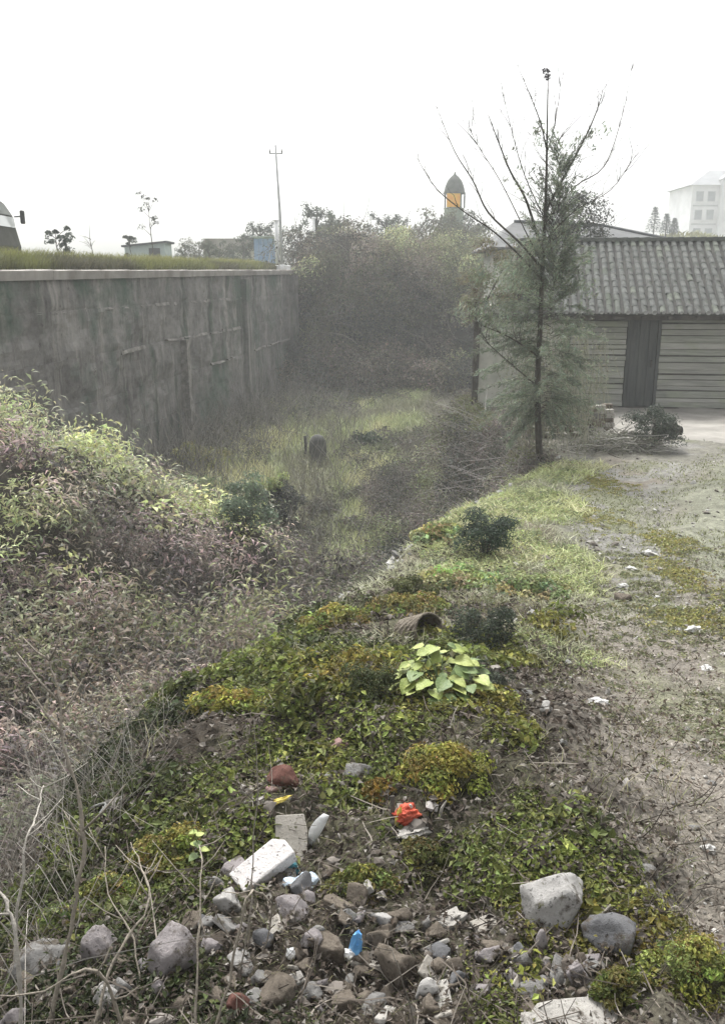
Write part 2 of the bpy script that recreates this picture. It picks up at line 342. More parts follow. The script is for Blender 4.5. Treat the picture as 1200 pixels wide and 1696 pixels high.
def unit(v): return v/np.maximum(np.linalg.norm(v, axis=-1, keepdims=True), 1e-9)
def leaf_geo(pos, nrm, L, W, rng=RNG, dirs=None, fold=.18):
    """one four-cornered leaf per position: returns verts (4N,3), quads"""
    n = len(pos); nrm = unit(nrm)
    if dirs is None: dirs = rng.normal(size=(n, 3))
    d = unit(dirs-nrm*np.sum(dirs*nrm, 1, keepdims=True)); s = np.cross(nrm, d)
    L = np.broadcast_to(np.asarray(L, float), (n,))[:, None]; W = np.broadcast_to(np.asarray(W, float), (n,))[:, None]
    up = nrm*L*fold
    v = np.stack([pos-d*L*.5, pos+s*W*.5+up, pos+d*L*.5, pos-s*W*.5+up], 1).reshape(-1, 3)
    return v, np.arange(4*n).reshape(n, 4)
def blade_geo(pos, h, wdt, lean, rng=RNG):
    """grass blades: a kinked triangle pair (two quads' worth in one quad + tip)"""
    n = len(pos); a = rng.uniform(0, 2*np.pi, n); s = np.stack([np.cos(a), np.sin(a), 0*a], 1); b = rng.uniform(0, 2*np.pi, n)
    l = np.stack([np.cos(b), np.sin(b), 0*b], 1)*np.asarray(lean)[:, None]
    up = np.array([0, 0, 1.])[None]; h = np.asarray(h)[:, None]; wdt = np.asarray(wdt)[:, None]
    mid = pos+up*h*.55+l*h*.35; tip = pos+up*h*.95+l*h*1.0
    v = np.stack([pos-s*wdt*.5, pos+s*wdt*.5, mid+s*wdt*.4, tip, mid-s*wdt*.4], 1).reshape(-1, 3)
    i = np.arange(n)*5
    f = np.concatenate([np.stack([i, i+1, i+2], 1), np.stack([i, i+2, i+4], 1), np.stack([i+4, i+2, i+3], 1)])
    return v, f
def tubes_geo(paths, radii, n=3):
    """paths (N,k,3), radii (N,k)"""
    N, k, _ = paths.shape
    t = np.gradient(paths, axis=1); t = unit(t)
    ref = np.array([.31, .87, .38]); a = unit(np.cross(t, ref)); b = np.cross(t, a)
    ang = np.arange(n)*2*np.pi/n
    v = paths[:, :, None, :]+radii[:, :, None, None]*(a[:, :, None, :]*np.cos(ang)[None, None, :, None]+b[:, :, None, :]*np.sin(ang)[None, None, :, None])
    base = (np.arange(N)*k*n)[:, None, None]; i = np.arange(k-1)[None, :, None]*n; q = np.arange(n)[None, None, :]; q2 = (q+1) % n
    f = np.stack([base+i+q, base+i+q2, base+i+n+q2, base+i+n+q], -1).reshape(-1, 4)
    return v.reshape(-1, 3), f
def col_jit(base, n, amt=.3, hue=.12, rng=RNG):
    c = np.broadcast_to(np.asarray(base, float), (n, 3)).copy()
    return c*(1+amt*(rng.uniform(-1, 1, (n, 1))))*(1+hue*rng.uniform(-1, 1, (n, 3)))
def clump_leaves(cen, rad, per, L, cols, flat=.75, jit=.3, amt=.35, rng=RNG, aspect=.5, shell=(.55, 1.05), low=-.1, up_bias=.35, radial=0.):
    """leaves over domes: cen (C,3), rad (C,), per leaves each -> verts, quads, colours"""
    C = len(cen); per = np.broadcast_to(np.asarray(per), (C,)).astype(int); idx = np.repeat(np.arange(C), per); n = len(idx)
    d = unit(rng.normal(size=(n, 3))); d[:, 2] = np.where(d[:, 2] < low, -d[:, 2], d[:, 2])
    lump = .75+.5*fbm(d[:, 0]*2.2+idx*3.7, d[:, 1]*2.2+d[:, 2]*1.9, 71, 2)
    r = rng.uniform(shell[0], shell[1], n)*lump
    off = d*r[:, None]*rad[idx][:, None]; off[:, 2] *= flat
    pos = cen[idx]+off
    nr = d+rng.normal(size=(n, 3))*jit; nr[:, 2] += up_bias
    Lr = np.broadcast_to(np.asarray(L, float), (C,))[idx]*rng.uniform(.55, 1.35, n)
    dirs = None
    if radial: dirs = d*np.array([1, 1, .6])+rng.normal(size=(n, 3))*radial; dirs[:, 2] -= .25
    v, f = leaf_geo(pos, nr, Lr, Lr*aspect*rng.uniform(.7, 1.3, n), rng, dirs)
    c = cols[idx]*(1+amt*rng.uniform(-1, 1, (n, 1)))*(1+.1*rng.uniform(-1, 1, (n, 3)))
    return v, f, np.repeat(c, 4, 0)
def fan(n, r0, r1, a0=-36, a1=36, rng=RNG):
    r = np.exp(rng.uniform(math.log(r0), math.log(r1), n)); a = np.radians(rng.uniform(a0, a1, n)); return r*np.sin(a), r*np.cos(a)
def join(parts):
    v = []; f = []; c = []; b = 0
    for pv, pf, pc in parts: v.append(pv); f.append(pf+b); c.append(pc); b += len(pv)
    return np.concatenate(v), np.concatenate(f), np.concatenate(c)
def stuff(name, parts, mat, label, cat, parent=None):
    v, f, c = join(parts); o = new_obj(name, np_mesh(name, v, f, mat, c), parent)
    return tag(o, label, cat, kind='stuff')
def twig_paths(base, length, direction, bend, k=4, rng=RNG):
    n = len(base); d = unit(direction); t = np.linspace(0, 1, k)[None, :, None]
    b = rng.normal(size=(n, 1, 3))*np.asarray(bend).reshape(-1, 1, 1)
    return base[:, None, :]+(d[:, None, :]*t+b*t*t)*np.asarray(length).reshape(-1, 1, 1)+rng.normal(size=(n, k, 3))*.02*np.asarray(length).reshape(-1, 1, 1)*(t > 0)
# icosphere template for stones
def _ico(sub):
    import bmesh
    bm = bmesh.new(); bmesh.ops.create_icosphere(bm, subdivisions=sub, radius=1)
    v = np.array([x.co[:] for x in bm.verts]); f = np.array([[q.index for q in p.verts] for p in bm.faces]); bm.free(); return v, f
ICO1 = _ico(1); ICO2 = _ico(3); ICO3 = _ico(4)
def rock_verts(seed, planes=15, rough=.07, lo=.42, hi=.8, tmpl=None):
    r = np.random.default_rng(seed); v, f = tmpl or ICO3
    nrm = unit(r.normal(size=(planes, 3))); dd = r.uniform(lo, hi, planes)
    rr = np.ones(len(v))
    for q, d in zip(nrm, dd):
        c = v @ q; rr = np.where(c > 1e-3, np.minimum(rr, d/np.maximum(c, 1e-3)), rr)
    o = v*rr[:, None]
    o *= (1+rough*(2*fbm(o[:, 0]*3.1+seed, o[:, 1]*3.1+o[:, 2]*2.3, seed % 97)-1)+rough*.5*(2*fbm(o[:, 1]*9+seed, o[:, 2]*9+o[:, 0]*7, seed % 89)-1))[:, None]
    return o, f

# ================================================================== THE SETTING
# ground: one sheet, fine near the viewer
def axis(segs):
    out = []
    for a, b, st in segs: out.append(np.arange(a, b, st))
    return np.unique(np.round(np.concatenate(out), 4))
gx = axis([(-140, -40, 6), (-40, -14, 1.2), (-14, -6, .3), (-6, -2.4, .1), (-2.4, 3.2, .047), (3.2, 8, .12), (8, 20, .5), (20, 60, 2), (60, 141, 6)])
gy = axis([(-12, 0, 1), (0, 1, .1), (1, 5, .042), (5, 9, .07), (9, 16, .1), (16, 30, .25), (30, 50, .4), (50, 120, 2.5), (120, 241, 10)])
GX, GY = np.meshgrid(gx, gy); GZ = H(GX, GY)
# the ground dives under the raised road behind the retaining wall
def ground_colour(X, Y):
    n1 = fbm(X*1.3, Y*1.3, 21); n2 = fbm(X*.45, Y*.45, 25)
    soil = np.array([.042, .035, .027]); brown = np.array([.15, .125, .10]); green = np.array([.105, .115, .06]); grey = np.array([.17, .165, .15])
    dE = X-E(Y)
    c = soil[None]*(1-sstep(4.5, 8, Y))[..., None]+(brown*.7+green*.3)*sstep(4.5, 8, Y)[..., None]
    g = sstep(.45, .62, n1)[..., None]*(.2+.4*sstep(4.5, 7, Y))[..., None]
    c = c*(1-g)+green*g
    pth = np.exp(-((X-pathc(Y)+.25*(n1-.5))/(pathw(Y)*1.15))**4)[..., None]*(dE > .3)[..., None]
    pc = (grey*(.75+.5*n2[..., None])*sstep(4, 7, Y)[..., None]+np.array([.15, .135, .115])*(1-sstep(4, 7, Y))[..., None])
    c = c*(1-pth)+pc*pth
    right = (sstep(.8, 1.5, (X-pathc(Y))/pathw(Y)+.8*(n1-.5))*sstep(3.6, 5, Y))[..., None]
    c = c*(1-right)+(grey*.60+green*.55)*(.75+.5*n1[..., None])*right
    left = sstep(.3, .8, -dE)[..., None]
    c = c*(1-left)+(np.array([.055, .05, .04])*(1-g)+green*.6*g)*left
    mid = (sstep(.55, 1.0, X-.1*Y)*(Y < 7))[..., None]*.6; c = c*(1-mid)+np.array([.135, .122, .10])*mid
    valley = (sstep(14, 17, Y)*(X < 2.5))[..., None]
    c = c*(1-valley)+(green*1.15+brown*.25)*valley
    return c
gv = np.stack([GX.ravel(), GY.ravel(), GZ.ravel()], 1)
gc = ground_colour(GX, GY).reshape(-1, 3)
ny, nx = GX.shape; ii = np.arange(ny*nx).reshape(ny, nx)
gf = np.stack([ii[:-1, :-1], ii[:-1, 1:], ii[1:, 1:], ii[1:, :-1]], -1).reshape(-1, 4)
# leave out the strip that would stand above the road's bank
cenx = GX.ravel()[gf].mean(1); ceny = GY.ravel()[gf].mean(1)
ground = tag(new_obj('ground', np_mesh('ground', gv, gf, M['earth'], gc, True)), 'brown earth of the ravine, its banks and the mound of rubble', 'ground', kind='structure')

# trodden path: its own sheet, sinking under the ground at ragged edges
py_ = np.concatenate([np.arange(1.0, 8, .06), np.arange(8, 19.0, .15)]); pu = np.linspace(-1.35, 1.35, 60)
PU, PY = np.meshgrid(pu, py_); PX = pathc(PY)+PU*pathw(PY)
PZ = path_z(PX, PY)
n1 = fbm(PX*1.1, PY*.9, 63); n2 = fbm(PX*4, PY*4, 66)
pcol = np.array([.162, .156, .13])[None, None]*(.75+.55*n1[..., None])
redd = (sstep(.5, .68, fbm(PX*.8+5, PY*.5, 69)))[..., None]
pcol = pcol*(1-.35*redd)+np.array([.175, .135, .11])*.35*redd
nearb = (1-sstep(4.2, 6.5, PY))[..., None]
pcol = pcol*(1-nearb)+np.array([.15, .135, .115])*(.7+.6*n2[..., None])*nearb
gm = sstep(.52, .66, fbm(PX*1.0-3, PY*.55, 72))[..., None]*.6
pcol = pcol*(1-gm)+np.array([.125, .135, .075])*gm
a, b = PX.shape; ii = np.arange(a*b).reshape(a, b)
tag(new_obj('path', np_mesh('path', np.stack([PX.ravel(), PY.ravel(), PZ.ravel()], 1), np.stack([ii[:-1, :-1], ii[:-1, 1:], ii[1:, 1:], ii[1:, :-1]], -1).reshape(-1, 4), M['earth'], pcol.reshape(-1, 3), True)),
    'trodden dirt path leading past the mound to the farmhouse yard', 'path', kind='structure')
# pale swept yard before the house
yx = np.linspace(4.6, 12, 60); yy = np.linspace(15.4, 20.9, 46); YX, YY = np.meshgrid(yx, yy)
edge = np.minimum(np.minimum((YX-4.6)/.8, (12-YX)/.8), np.minimum((YY-15.4-.25*(12-YX)*.0)/1.6, 1))
YZ = H(YX, YY)+.05*np.clip(edge, 0, 1)+.05*(fbm(YX*1.5, YY*1.5, 81)-.5)-.012
a, b = YX.shape; ii = np.arange(a*b).reshape(a, b)
tag(new_obj('yard', np_mesh('yard', np.stack([YX.ravel(), YY.ravel(), YZ.ravel()], 1), np.stack([ii[:-1, :-1], ii[:-1, 1:], ii[1:, 1:], ii[1:, :-1]], -1).reshape(-1, 4), M['yard'], None, True)),
    'pale bare yard in front of the tiled farmhouse', 'yard', kind='structure')

# raised road behind the retaining wall
WALL_Y0, WALL_Y1 = 11.0, 43.6
ry = np.concatenate([np.arange(9, 46, .8), np.arange(46, 110, 4)]); ru = np.array([0, .25, .6, 1.2, 2, 3, 4.5, 7, 10, 16, 30, 60, 110.])
RU, RY = np.meshgrid(ru, ry)
RX = XW(np.minimum(RY, 43.6))-.45-RU-np.maximum(RY-43.6, 0)*.1
RZ = coping_top(np.minimum(RY, 46))-.06+.22*sstep(.1, 1.5, RU)-.25*sstep(2, 5, RU)+.12*(fbm(RX*.5, RY*.5, 91)-.5)*sstep(.2, 1, RU)
RZ = np.where(RU > 7, RZ-.1, RZ)
rc = np.array([.13, .14, .06])*(.7+.6*fbm(RX, RY, 93)[..., None]); rd = sstep(3, 4, RU)[..., None]*(1-sstep(12, 14, RU))[..., None]; rc = rc*(1-rd)+np.array([.2, .195, .185])*rd
a, b = RX.shape; ii = np.arange(a*b).reshape(a, b)
tag(new_obj('road_bank', np_mesh('road_bank', np.stack([RX.ravel(), RY.ravel(), RZ.ravel()], 1), np.stack([ii[:-1, :-1], ii[1:, :-1], ii[1:, 1:], ii[:-1, 1:]], -1).reshape(-1, 4), M['earth'], rc.reshape(-1, 3), True)),
    'raised roadside bank above the concrete retaining wall', 'bank', kind='structure')

# ------------------------------------------------------------------ retaining wall, cast in lifts and panels
wall_loc = Vector((float(XW(27)), 27, -3.9))
rw = thing('retaining_wall', 'tall stained concrete retaining wall with pale coping holding up the road', 'wall', wall_loc)
wd = Vector((.1308, 1, 0)).normalized(); wn = Vector((wd.y, -wd.x, 0))       # along the wall; out towards the ravine
lifts = [-4.3, -2.15, -1.08, 0.0, 1.06, None]
joints = [11, 19.3, 27.2, 35.3, 43.6]
def wall_pt(Y, z, out): p = Vector((float(XW(Y)), Y, z))+wn*out; return p-wall_loc
for i in range(5):
    batter = .16-.02*i
    for j in range(4):
        ya, yb = joints[j]+.002, joints[j+1]-.002
        nu, nv = 70, 12
        verts = []; po = 0
        for b_ in range(nv+1):
            for a_ in range(nu+1):
                Y = ya+(yb-ya)*a_/nu
                z0 = lifts[i]+.001; z1 = (coping_top(Y)-.205) if i == 4 else lifts[i+1]-.001
                z = z0+(z1-z0)*b_/nv
                e = min(b_, nv-b_)
                o = batter+po+.14*(fbm(Y*1.1, z*1.6, 101)-.5)+.07*(fbm(Y*4, z*5, 104)-.5)-(.012*float(vnoise(Y*1.3, z*2, 9)) if e == 0 else 0)
                verts.append(wall_pt(Y, z, o))
        n0 = len(verts)
        for b_ in (0, nv):
            for a_ in (0, nu):
                Y = ya if a_ == 0 else yb
                z = (lifts[i]+.008) if b_ == 0 else ((coping_top(Y)-.205) if i == 4 else lifts[i+1]-.008)
                verts.append(wall_pt(Y, z, -.45))
        W = nu+1; fs = [(b_*W+a_, b_*W+a_+1, (b_+1)*W+a_+1, (b_+1)*W+a_) for b_ in range(nv) for a_ in range(nu)]
        fs.append(tuple([n0, n0+1]+[a_ for a_ in range(nu, -1, -1)]))
        fs.append(tuple([n0+3, n0+2]+[nv*W+a_ for a_ in range(nu+1)]))
        fs.append(tuple([n0+2, n0]+[b_*W for b_ in range(nv+1)])); fs.append(tuple([n0+1, n0+3]+[b_*W+nu for b_ in range(nv, -1, -1)])); fs.append((n0, n0+2, n0+3, n0+1))
        MB().add(verts, fs).build('concrete_panel', M['wall'], rw)
def strip(ya, yb, za, zb, out, th, mat, name, seed, ragged=.95):
    v = []; n = max(6, int((yb-ya)/.16)); f = []
    for k in range(n+1):
        Y = ya+(yb-ya)*k/n; q = float(fbm(Y*2.3, seed*1.7, 111)); t = th*(1-ragged+2*ragged*q); o2 = out+.05*(float(fbm(Y*3, seed, 113))-.5)
        zc = za+(zb-za)*k/n+.05*(float(fbm(Y*.8, seed, 117))-.5)
        v += [wall_pt(Y, zc-t/2, -.1), wall_pt(Y, zc-t/2, o2), wall_pt(Y, zc+t/2, o2-.03), wall_pt(Y, zc+t/2, -.1)]
    for k in range(n):
        for q in range(4): f.append((4*k+q, 4*k+(q+1) % 4, 4*k+4+(q+1) % 4, 4*k+4+q))
    f += [(3, 2, 1, 0), tuple(4*n+q for q in range(4))]
    MB().add(v, f).build(name, mat, rw)
rl = random.Random(21)
for ya, yb, z0_, o_ in ((21.7, 27.4, 1.04, .09), (28.5, 34.6, 1.06, .085), (22.6, 24.6, -.05, .155), (26.0, 34.3, -.01, .15), (15.4, 18.6, -.35, .155), (36, 42.5, -1.0, .20), (30, 33, -1.06, .20), (18.5, 21, 1.05, .09)):
    y_ = ya
    while y_ < yb-.3:
        ln = min(rl.uniform(.5, 2.0), yb-y_); strip(y_, y_+ln, z0_+rl.uniform(-.03, .03), z0_+rl.uniform(-.03, .03), o_+rl.uniform(.0, .03), rl.uniform(.035, .085), M['lime'], 'lime_ledge', rl.randint(1, 99)); y_ += ln+rl.uniform(.03, .45)
# buttress strips that stand proud of the panels
def pilaster(Y, wdt, out, zb, zt, name, mat):
    pr = []
    for z in np.linspace(zb, zt, 14): pr.append(z)
    v = []; f = []
    for k, z in enumerate(pr):
        o = out+.04*(float(fbm(z*2, Y, 121))-.5)-.05*(z+3.6)/5; w2 = wdt*(1+.25*(float(fbm(z*3, Y, 125))-.5))
        v += [wall_pt(Y-w2/2, z, -.2), wall_pt(Y-w2/2, z, o), wall_pt(Y+w2/2, z, o), wall_pt(Y+w2/2, z, -.2)]
    for k in range(len(pr)-1):
        for q in range(4): f.append((4*k+q, 4*k+(q+1) % 4, 4*k+4+(q+1) % 4, 4*k+4+q))
    f += [(3, 2, 1, 0), tuple(4*(len(pr)-1)+q for q in range(4))]
    MB().add(v, f).build(name, mat, rw)
pilaster(34.9, .8, .34, -4.2, 1.75, 'buttress', M['wall']); pilaster(27.3, .28, .36, -4.2, -.05, 'buttress', M['lime']); pilaster(43.0, 1.0, .50, -4.2, 1.95, 'end_pier', M['wall'])
# coping in cast lengths
cj = np.linspace(11, 43.9, 13)
for k in range(12):
    ya, yb = cj[k]+.008, cj[k+1]-.008; v = []; n = 10
    for q in range(n+1):
        Y = ya+(yb-ya)*q/n; t = float(coping_top(Y)); j = .055*(float(fbm(Y*2.4, 3, 131))-.5)
        v += [wall_pt(Y, t-.2, -.5), wall_pt(Y, t-.2, .16+j), wall_pt(Y, t-.015, .17+j), wall_pt(Y, t+j, .15+j), wall_pt(Y, t+j, -.5)]
    f = [(5*q+r, 5*q+(r+1) % 5, 5*q+5+(r+1) % 5, 5*q+5+r) for q in range(n) for r in range(5)]+[(4, 3, 2, 1, 0), tuple(5*n+r for r in range(5))]
    MB().add(v, f).build('coping_stone', M['coping'], rw)

# ------------------------------------------------------------------ tiled farmhouse
HZ = -1.16
house = thing('farmhouse', 'low farmhouse with grey tiled roof, board walls and dark door', 'house', (2.75, 21.0, HZ-.12), math.radians(-8))
def hp(): return MB()
LEN = 7.9
hp().box(.012, 1.95, 0, .25, 0, 2.34).build('plaster_wall', M['plaster'], house)
hp().box(1.96, LEN, .06, .25, 0, 2.34).build('back_wall', M['timber'], house)
hp().box(0, .25, .26, 4.2, 0, 2.34).build('side_wall', M['plaster'], house); hp().box(LEN-.25, LEN, .26, 4.2, 0, 2.34).build('side_wall', M['plaster'], house); hp().box(.26, LEN-.26, 4.0, 4.2, 0, 2.34).build('rear_wall', M['plaster'], house)
hp().box(-.14, .008, -.07, .14, -.1, 2.5).build('corner_post', M['timber'], house, bevel=.01)
hp().box(1.965, 2.09, -.05, .055, 0, 2.34).build('post', M['timber'], house, bevel=.008)
def boards(xa, xb, z0, z1, seed):
    r = random.Random(seed); z = z0
    while z < z1-.07:
        h = min(r.uniform(.10, .17), z1-z); o = r.uniform(-.012, .012); tilt = .010
        prof = [(-.0, z+.008), (0, z+h-.006)]
        v = []
        for x in (xa, xb):
            xo = r.uniform(-.012, .012); zz = r.uniform(-.012, .012)
            v += [(x+xo, .055, z+.006+zz), (x+xo, -.030+o-tilt*.2, z+.006+zz), (x+xo, -.030+o+tilt, z+h-.014+zz), (x+xo, .055, z+h-.014+zz)]
        hp().add(v, [(0, 1, 2, 3), (7, 6, 5, 4), (0, 4, 5, 1), (1, 5, 6, 2), (2, 6, 7, 3), (3, 7, 4, 0)]).build('board', M['board_%d' % r.randrange(3)], house)
        z += h
boards(2.1, 3.36, .12, 2.25, 5); boards(4.12, LEN-.02, .12, 2.25, 9)
door = hp().box(3.44, 4.04, .0, .05, .13, 2.12).build('door', M['door'], house)
for xa in (3.44, 3.645, 3.85): hp().box(xa+.008, xa+.185, -.022, -.002, .15, 2.1).build('door_board', M['door'], door)
hp().box(3.93, 3.97, -.06, -.024, 1.05, 1.2).build('handle', M['timber'], door)
hp().box(3.37, 3.435, -.05, .056, .12, 2.2).build('door_jamb', M['door'], house); hp().box(4.045, 4.11, -.05, .056, .12, 2.2).build('door_jamb', M['door'], house)
hp().box(2.1, LEN-.02, -.09, .054, 0, .115).build('sill_beam', M['timber'], house)
hp().box(-.1, LEN+.1, -.3, -.18, 2.12, 2.25).build('eave_beam', M['timber'], house)
for k in range(14): x = .1+k*.58; hp().add([(x, -.55, 2.14), (x+.07, -.55, 2.14), (x+.07, .1, 2.50), (x, .1, 2.50), (x, -.55, 2.21), (x+.07, -.55, 2.21), (x+.07, .1, 2.60), (x, .1, 2.60)], [(0, 1, 2, 3), (7, 6, 5, 4), (0, 4, 5, 1), (1, 5, 6, 2), (2, 6, 7, 3), (3, 7, 4, 0)]).build('rafter', M['timber'], house)
EY, EZ, RYY, RZZ = -.62, 2.27, 1.95, 3.90     # eave and ridge of the front slope
sl = math.hypot(RYY-EY, RZZ-EZ); ca, sa = (RYY-EY)/sl, (RZZ-EZ)/sl
def rp(x, s, h): return (x, EY+ca*s-sa*h, EZ+sa*s+ca*h)
rx0, rx1 = .85, LEN+.3
hp().add([rp(rx0, 0, -.05), rp(rx1, 0, -.05), rp(rx1, sl, -.05), rp(rx0, sl, -.05), rp(rx0, 0, .0), rp(rx1, 0, .0), rp(rx1, sl, .0), rp(rx0, sl, .0)], [(3, 2, 1, 0), (4, 5, 6, 7), (0, 1, 5, 4), (1, 2, 6, 5), (2, 3, 7, 6), (3, 0, 4, 7)]).build('roof_deck', M['deck'], house)
bk = lambda x, s, h: (x, 2*RYY+.02-(EY+ca*s-sa*h), EZ+sa*s+ca*h)
hp().add([bk(rx0, 0, -.05), bk(rx1, 0, -.05), bk(rx1, sl, -.05), bk(rx0, sl, -.05), bk(rx0, 0, .02), bk(rx1, 0, .02), bk(rx1, sl, .02), bk(rx0, sl, .02)], [(0, 1, 2, 3), (7, 6, 5, 4), (4, 5, 1, 0), (5, 6, 2, 1), (6, 7, 3, 2), (7, 4, 0, 3)]).build('rear_roof_slope', M['tile'], house)
for xe in (rx0+.16, rx1-.32): hp().add([(xe, .0, 2.35), (xe, 4.0, 2.35), (xe, RYY, 3.72), (xe+.05, .0, 2.35), (xe+.05, 4.0, 2.35), (xe+.05, RYY, 3.72)], [(0, 2, 1), (3, 4, 5), (0, 1, 4, 3), (1, 2, 5, 4), (2, 0, 3, 5)]).build('gable', M['plaster'], house)
# cover tiles
def tile_geo(r0, r1, ln, lift, seg=5):
    v = []; f = []
    for s, r, h in ((0, r0, lift), (ln, r1, 0)):
        for rr in (r, r-.014):
            for k in range(seg+1): a = math.pi*k/seg; v.append((rr*math.cos(a), s, rr*math.sin(a)*.6+h))
    n = seg+1
    for k in range(seg):
        f += [(k, k+1, 2*n+k+1, 2*n+k), (n+k+1, n+k, 3*n+k, 3*n+k+1), (k+1, k, n+k, n+k+1), (2*n+k, 2*n+k+1, 3*n+k+1, 3*n+k)]
    f += [(0, 2*n, 3*n, n), (seg, n+seg, 3*n+seg, 2*n+seg)]
    return v, f
tv, tf = tile_geo(.064, .060, .30, .004); ROWS = 12; pitch = sl/ROWS
tmesh = [MB().add(tv, tf).mesh('roof_tile', M[k], False) for k in ('tile', 'tile_b', 'tile_0', 'tile_1', 'tile_2', 'tile_3')]
slope_q = Matrix(((1, 0, 0), (0, ca, -sa), (0, sa, ca)))
ncol = int((rx1-rx0-.1)/.19); rest = MB(); ntile = 0
for c in range(ncol):
    x = rx0+.12+c*.19
    for r in range(ROWS):
        jx, js, jr = random.gauss(0, .006), random.gauss(0, .012)-(.06 if random.random() < .02 else 0), random.gauss(0, .03)
        m3 = slope_q @ Matrix.Rotation(jr, 3, 'Z'); p = Vector(rp(x+jx, r*pitch+js, .006+random.uniform(0, .005)))
        if c >= ncol-25:
            o = new_obj('roof_tile', tmesh[1 if (random.random() < .2*(c > ncol-12)) else random.choice((0, 2, 2, 3, 4, 5))], house); o.matrix_local = Matrix.Translation(p) @ m3.to_4x4(); ntile += 1
        else: rest.add([m3 @ Vector(q)+p for q in tv], tf)
tag(rest.build('tile_field', M['tile'], house, False), kind='stuff')
em = MB().lathe([(.02, -.01), (.052, -.01), (.056, 0), (.052, .01), (.02, .01)], 10).mesh('eave_tile', M['tile_pale'])
for c in range(ncol):
    x = rx0+.12+c*.19; o = new_obj('eave_tile', em, house, Vector(rp(x, -.015, .045))); o.rotation_euler = (math.radians(78+random.uniform(-8, 8)), random.uniform(-.1, .1), 0); s = random.uniform(.6, 1.05); o.scale = (s, s, 1)
for k in range(28):
    x = rx0+.02+k*(rx1-rx0)/28.0; MB().prism([(.0, 0), (.0, .10), (.28, .115), (.28, 0)], -.07, .07).build('ridge_tile', M['tile'], house, loc=(x, RYY+.01, RZZ+.0), bevel=.02)

# low broken brick pier beside the yard
pb, pdz = ground_at(996, 690); pb = at(996, 684, 16.6); pz = float(H(pb[0], 16.6))
pier = thing('brick_pier', 'stub of broken brick pier at the yard entrance below the tree', 'pier', (pb[0], 16.6, pz-.05), .15)
for row in range(8):
    for q in range(2):
        for dpt in range(2):
            if row == 7 and (q+dpt) % 2: continue
            if row == 6 and q == 0 and dpt == 1: continue
            ox = -.2+q*.2+(.02 if row % 2 else 0); oy = -.13+dpt*.13
            MB().box(.005, .195, .004, .126, 0, .078).build('brick', M['stone_brown' if random.random() < .4 else 'concrete_pale'], pier, bevel=.008, loc=(ox+random.uniform(-.008, .008), oy+random.uniform(-.006, .006), row*.084))
# rough wall running from the pier under the tree
wl = thing('rubble_wall', 'low rubble wall half hidden by dry stems beside the brick pier', 'wall', (pb[0]-.75, 16.5, pz-.05), .05)
for row in range(5):
    x = -.75
    while x < .5:
        ww = random.uniform(.16, .32); v, f = rock_verts(random.randint(0, 9999), 12, .04, .7, .95, ICO1 if False else _ico(2))
        o = new_obj('stone', np_mesh('stone', v*np.array([ww*.56, .14, .075]), f, M['stone_brown' if random.random() < .5 else 'stone_grey'], None, True), wl, (x+ww/2, random.uniform(-.02, .02), .07+row*.13)); x += ww

# ------------------------------------------------------------------ buildings beyond
gb = thing('hipped_building', 'low grey building with hipped sheet roof behind the farmhouse', 'building', (8.6, 34, 1.0))
MB().box(-3.4, 3.4, 0, 5, -5.2, 1.95).build('wall', M['plaster'], gb)
MB().add([(-3.9, -.4, 1.9), (3.9, -.4, 1.9), (3.9, 5.4, 1.9), (-3.9, 5.4, 1.9), (-2.6, 2.5, 2.95), (.9, 2.5, 2.8), (-3.9, -.4, 1.83), (3.9, -.4, 1.83), (3.9, 5.4, 1.83), (-3.9, 5.4, 1.83)],
         [(0, 1, 5, 4), (1, 2, 5), (2, 3, 4, 5), (3, 0, 4), (6, 7, 1, 0), (7, 8, 2, 1), (8, 9, 3, 2), (9, 6, 0, 3), (9, 8, 7, 6)]).build('roof', M['grey_roof'], gb)
MB().tube([(-2.6, 2.5, 2.97), (.9, 2.5, 2.82)], .07, 6).build('ridge_cap', M['shed_roof'], gb); MB().tube([(.9, 2.5, 2.82), (3.9, -.4, 1.93)], .06, 6).build('hip_cap', M['shed_roof'], gb)

ap = thing('apartment_block', 'white apartment block with grey hipped roof on the skyline', 'building', (53.2, 150, 3))
AW, AD, AH = 20, 11, 13.6
MB().box(0, AW, 0, AD, -3, AH).build('wall', M['bldg_white'], ap)
MB().add([(-.6, -.6, AH), (AW+.6, -.6, AH), (AW+.6, AD+.6, AH), (-.6, AD+.6, AH), (3.6, 3, AH+2.6), (AW-3, 3, AH+2.6), (AW-3, AD-3, AH+2.6), (3.6, AD-3, AH+2.6)],
         [(3, 2, 1, 0), (0, 1, 5, 4), (1, 2, 6, 5), (2, 3, 7, 6), (3, 0, 4, 7), (4, 5, 6, 7)]).build('roof', M['bldg_grey'], ap)
MB().box(4.4, 6.8, -.9, -.01, -3, AH+.8).build('stair_bay', M['bldg_white'], ap)
MB().add([(4.2, -1.1, AH+.82), (7, -1.1, AH+.82), (7, 1.2, AH+.82), (4.2, 1.2, AH+.82), (5.6, -1.1, AH+1.9), (5.6, 1.6, AH+1.9)], [(3, 2, 1, 0), (0, 1, 4), (1, 2, 5, 4), (2, 3, 5), (3, 0, 4, 5)]).build('gable_roof', M['bldg_grey'], ap)
fr = MB().box(-.62, .62, -.06, .0, -.8, .8).mesh('window', M['bldg_grey']); gl = MB().box(-.52, .52, -.075, -.062, -.7, .7).mesh('pane', M['bldg_glass']); sm_ = MB().box(-.75, .75, -.18, -.0, -.95, -.82).mesh('sill', M['bldg_white'])
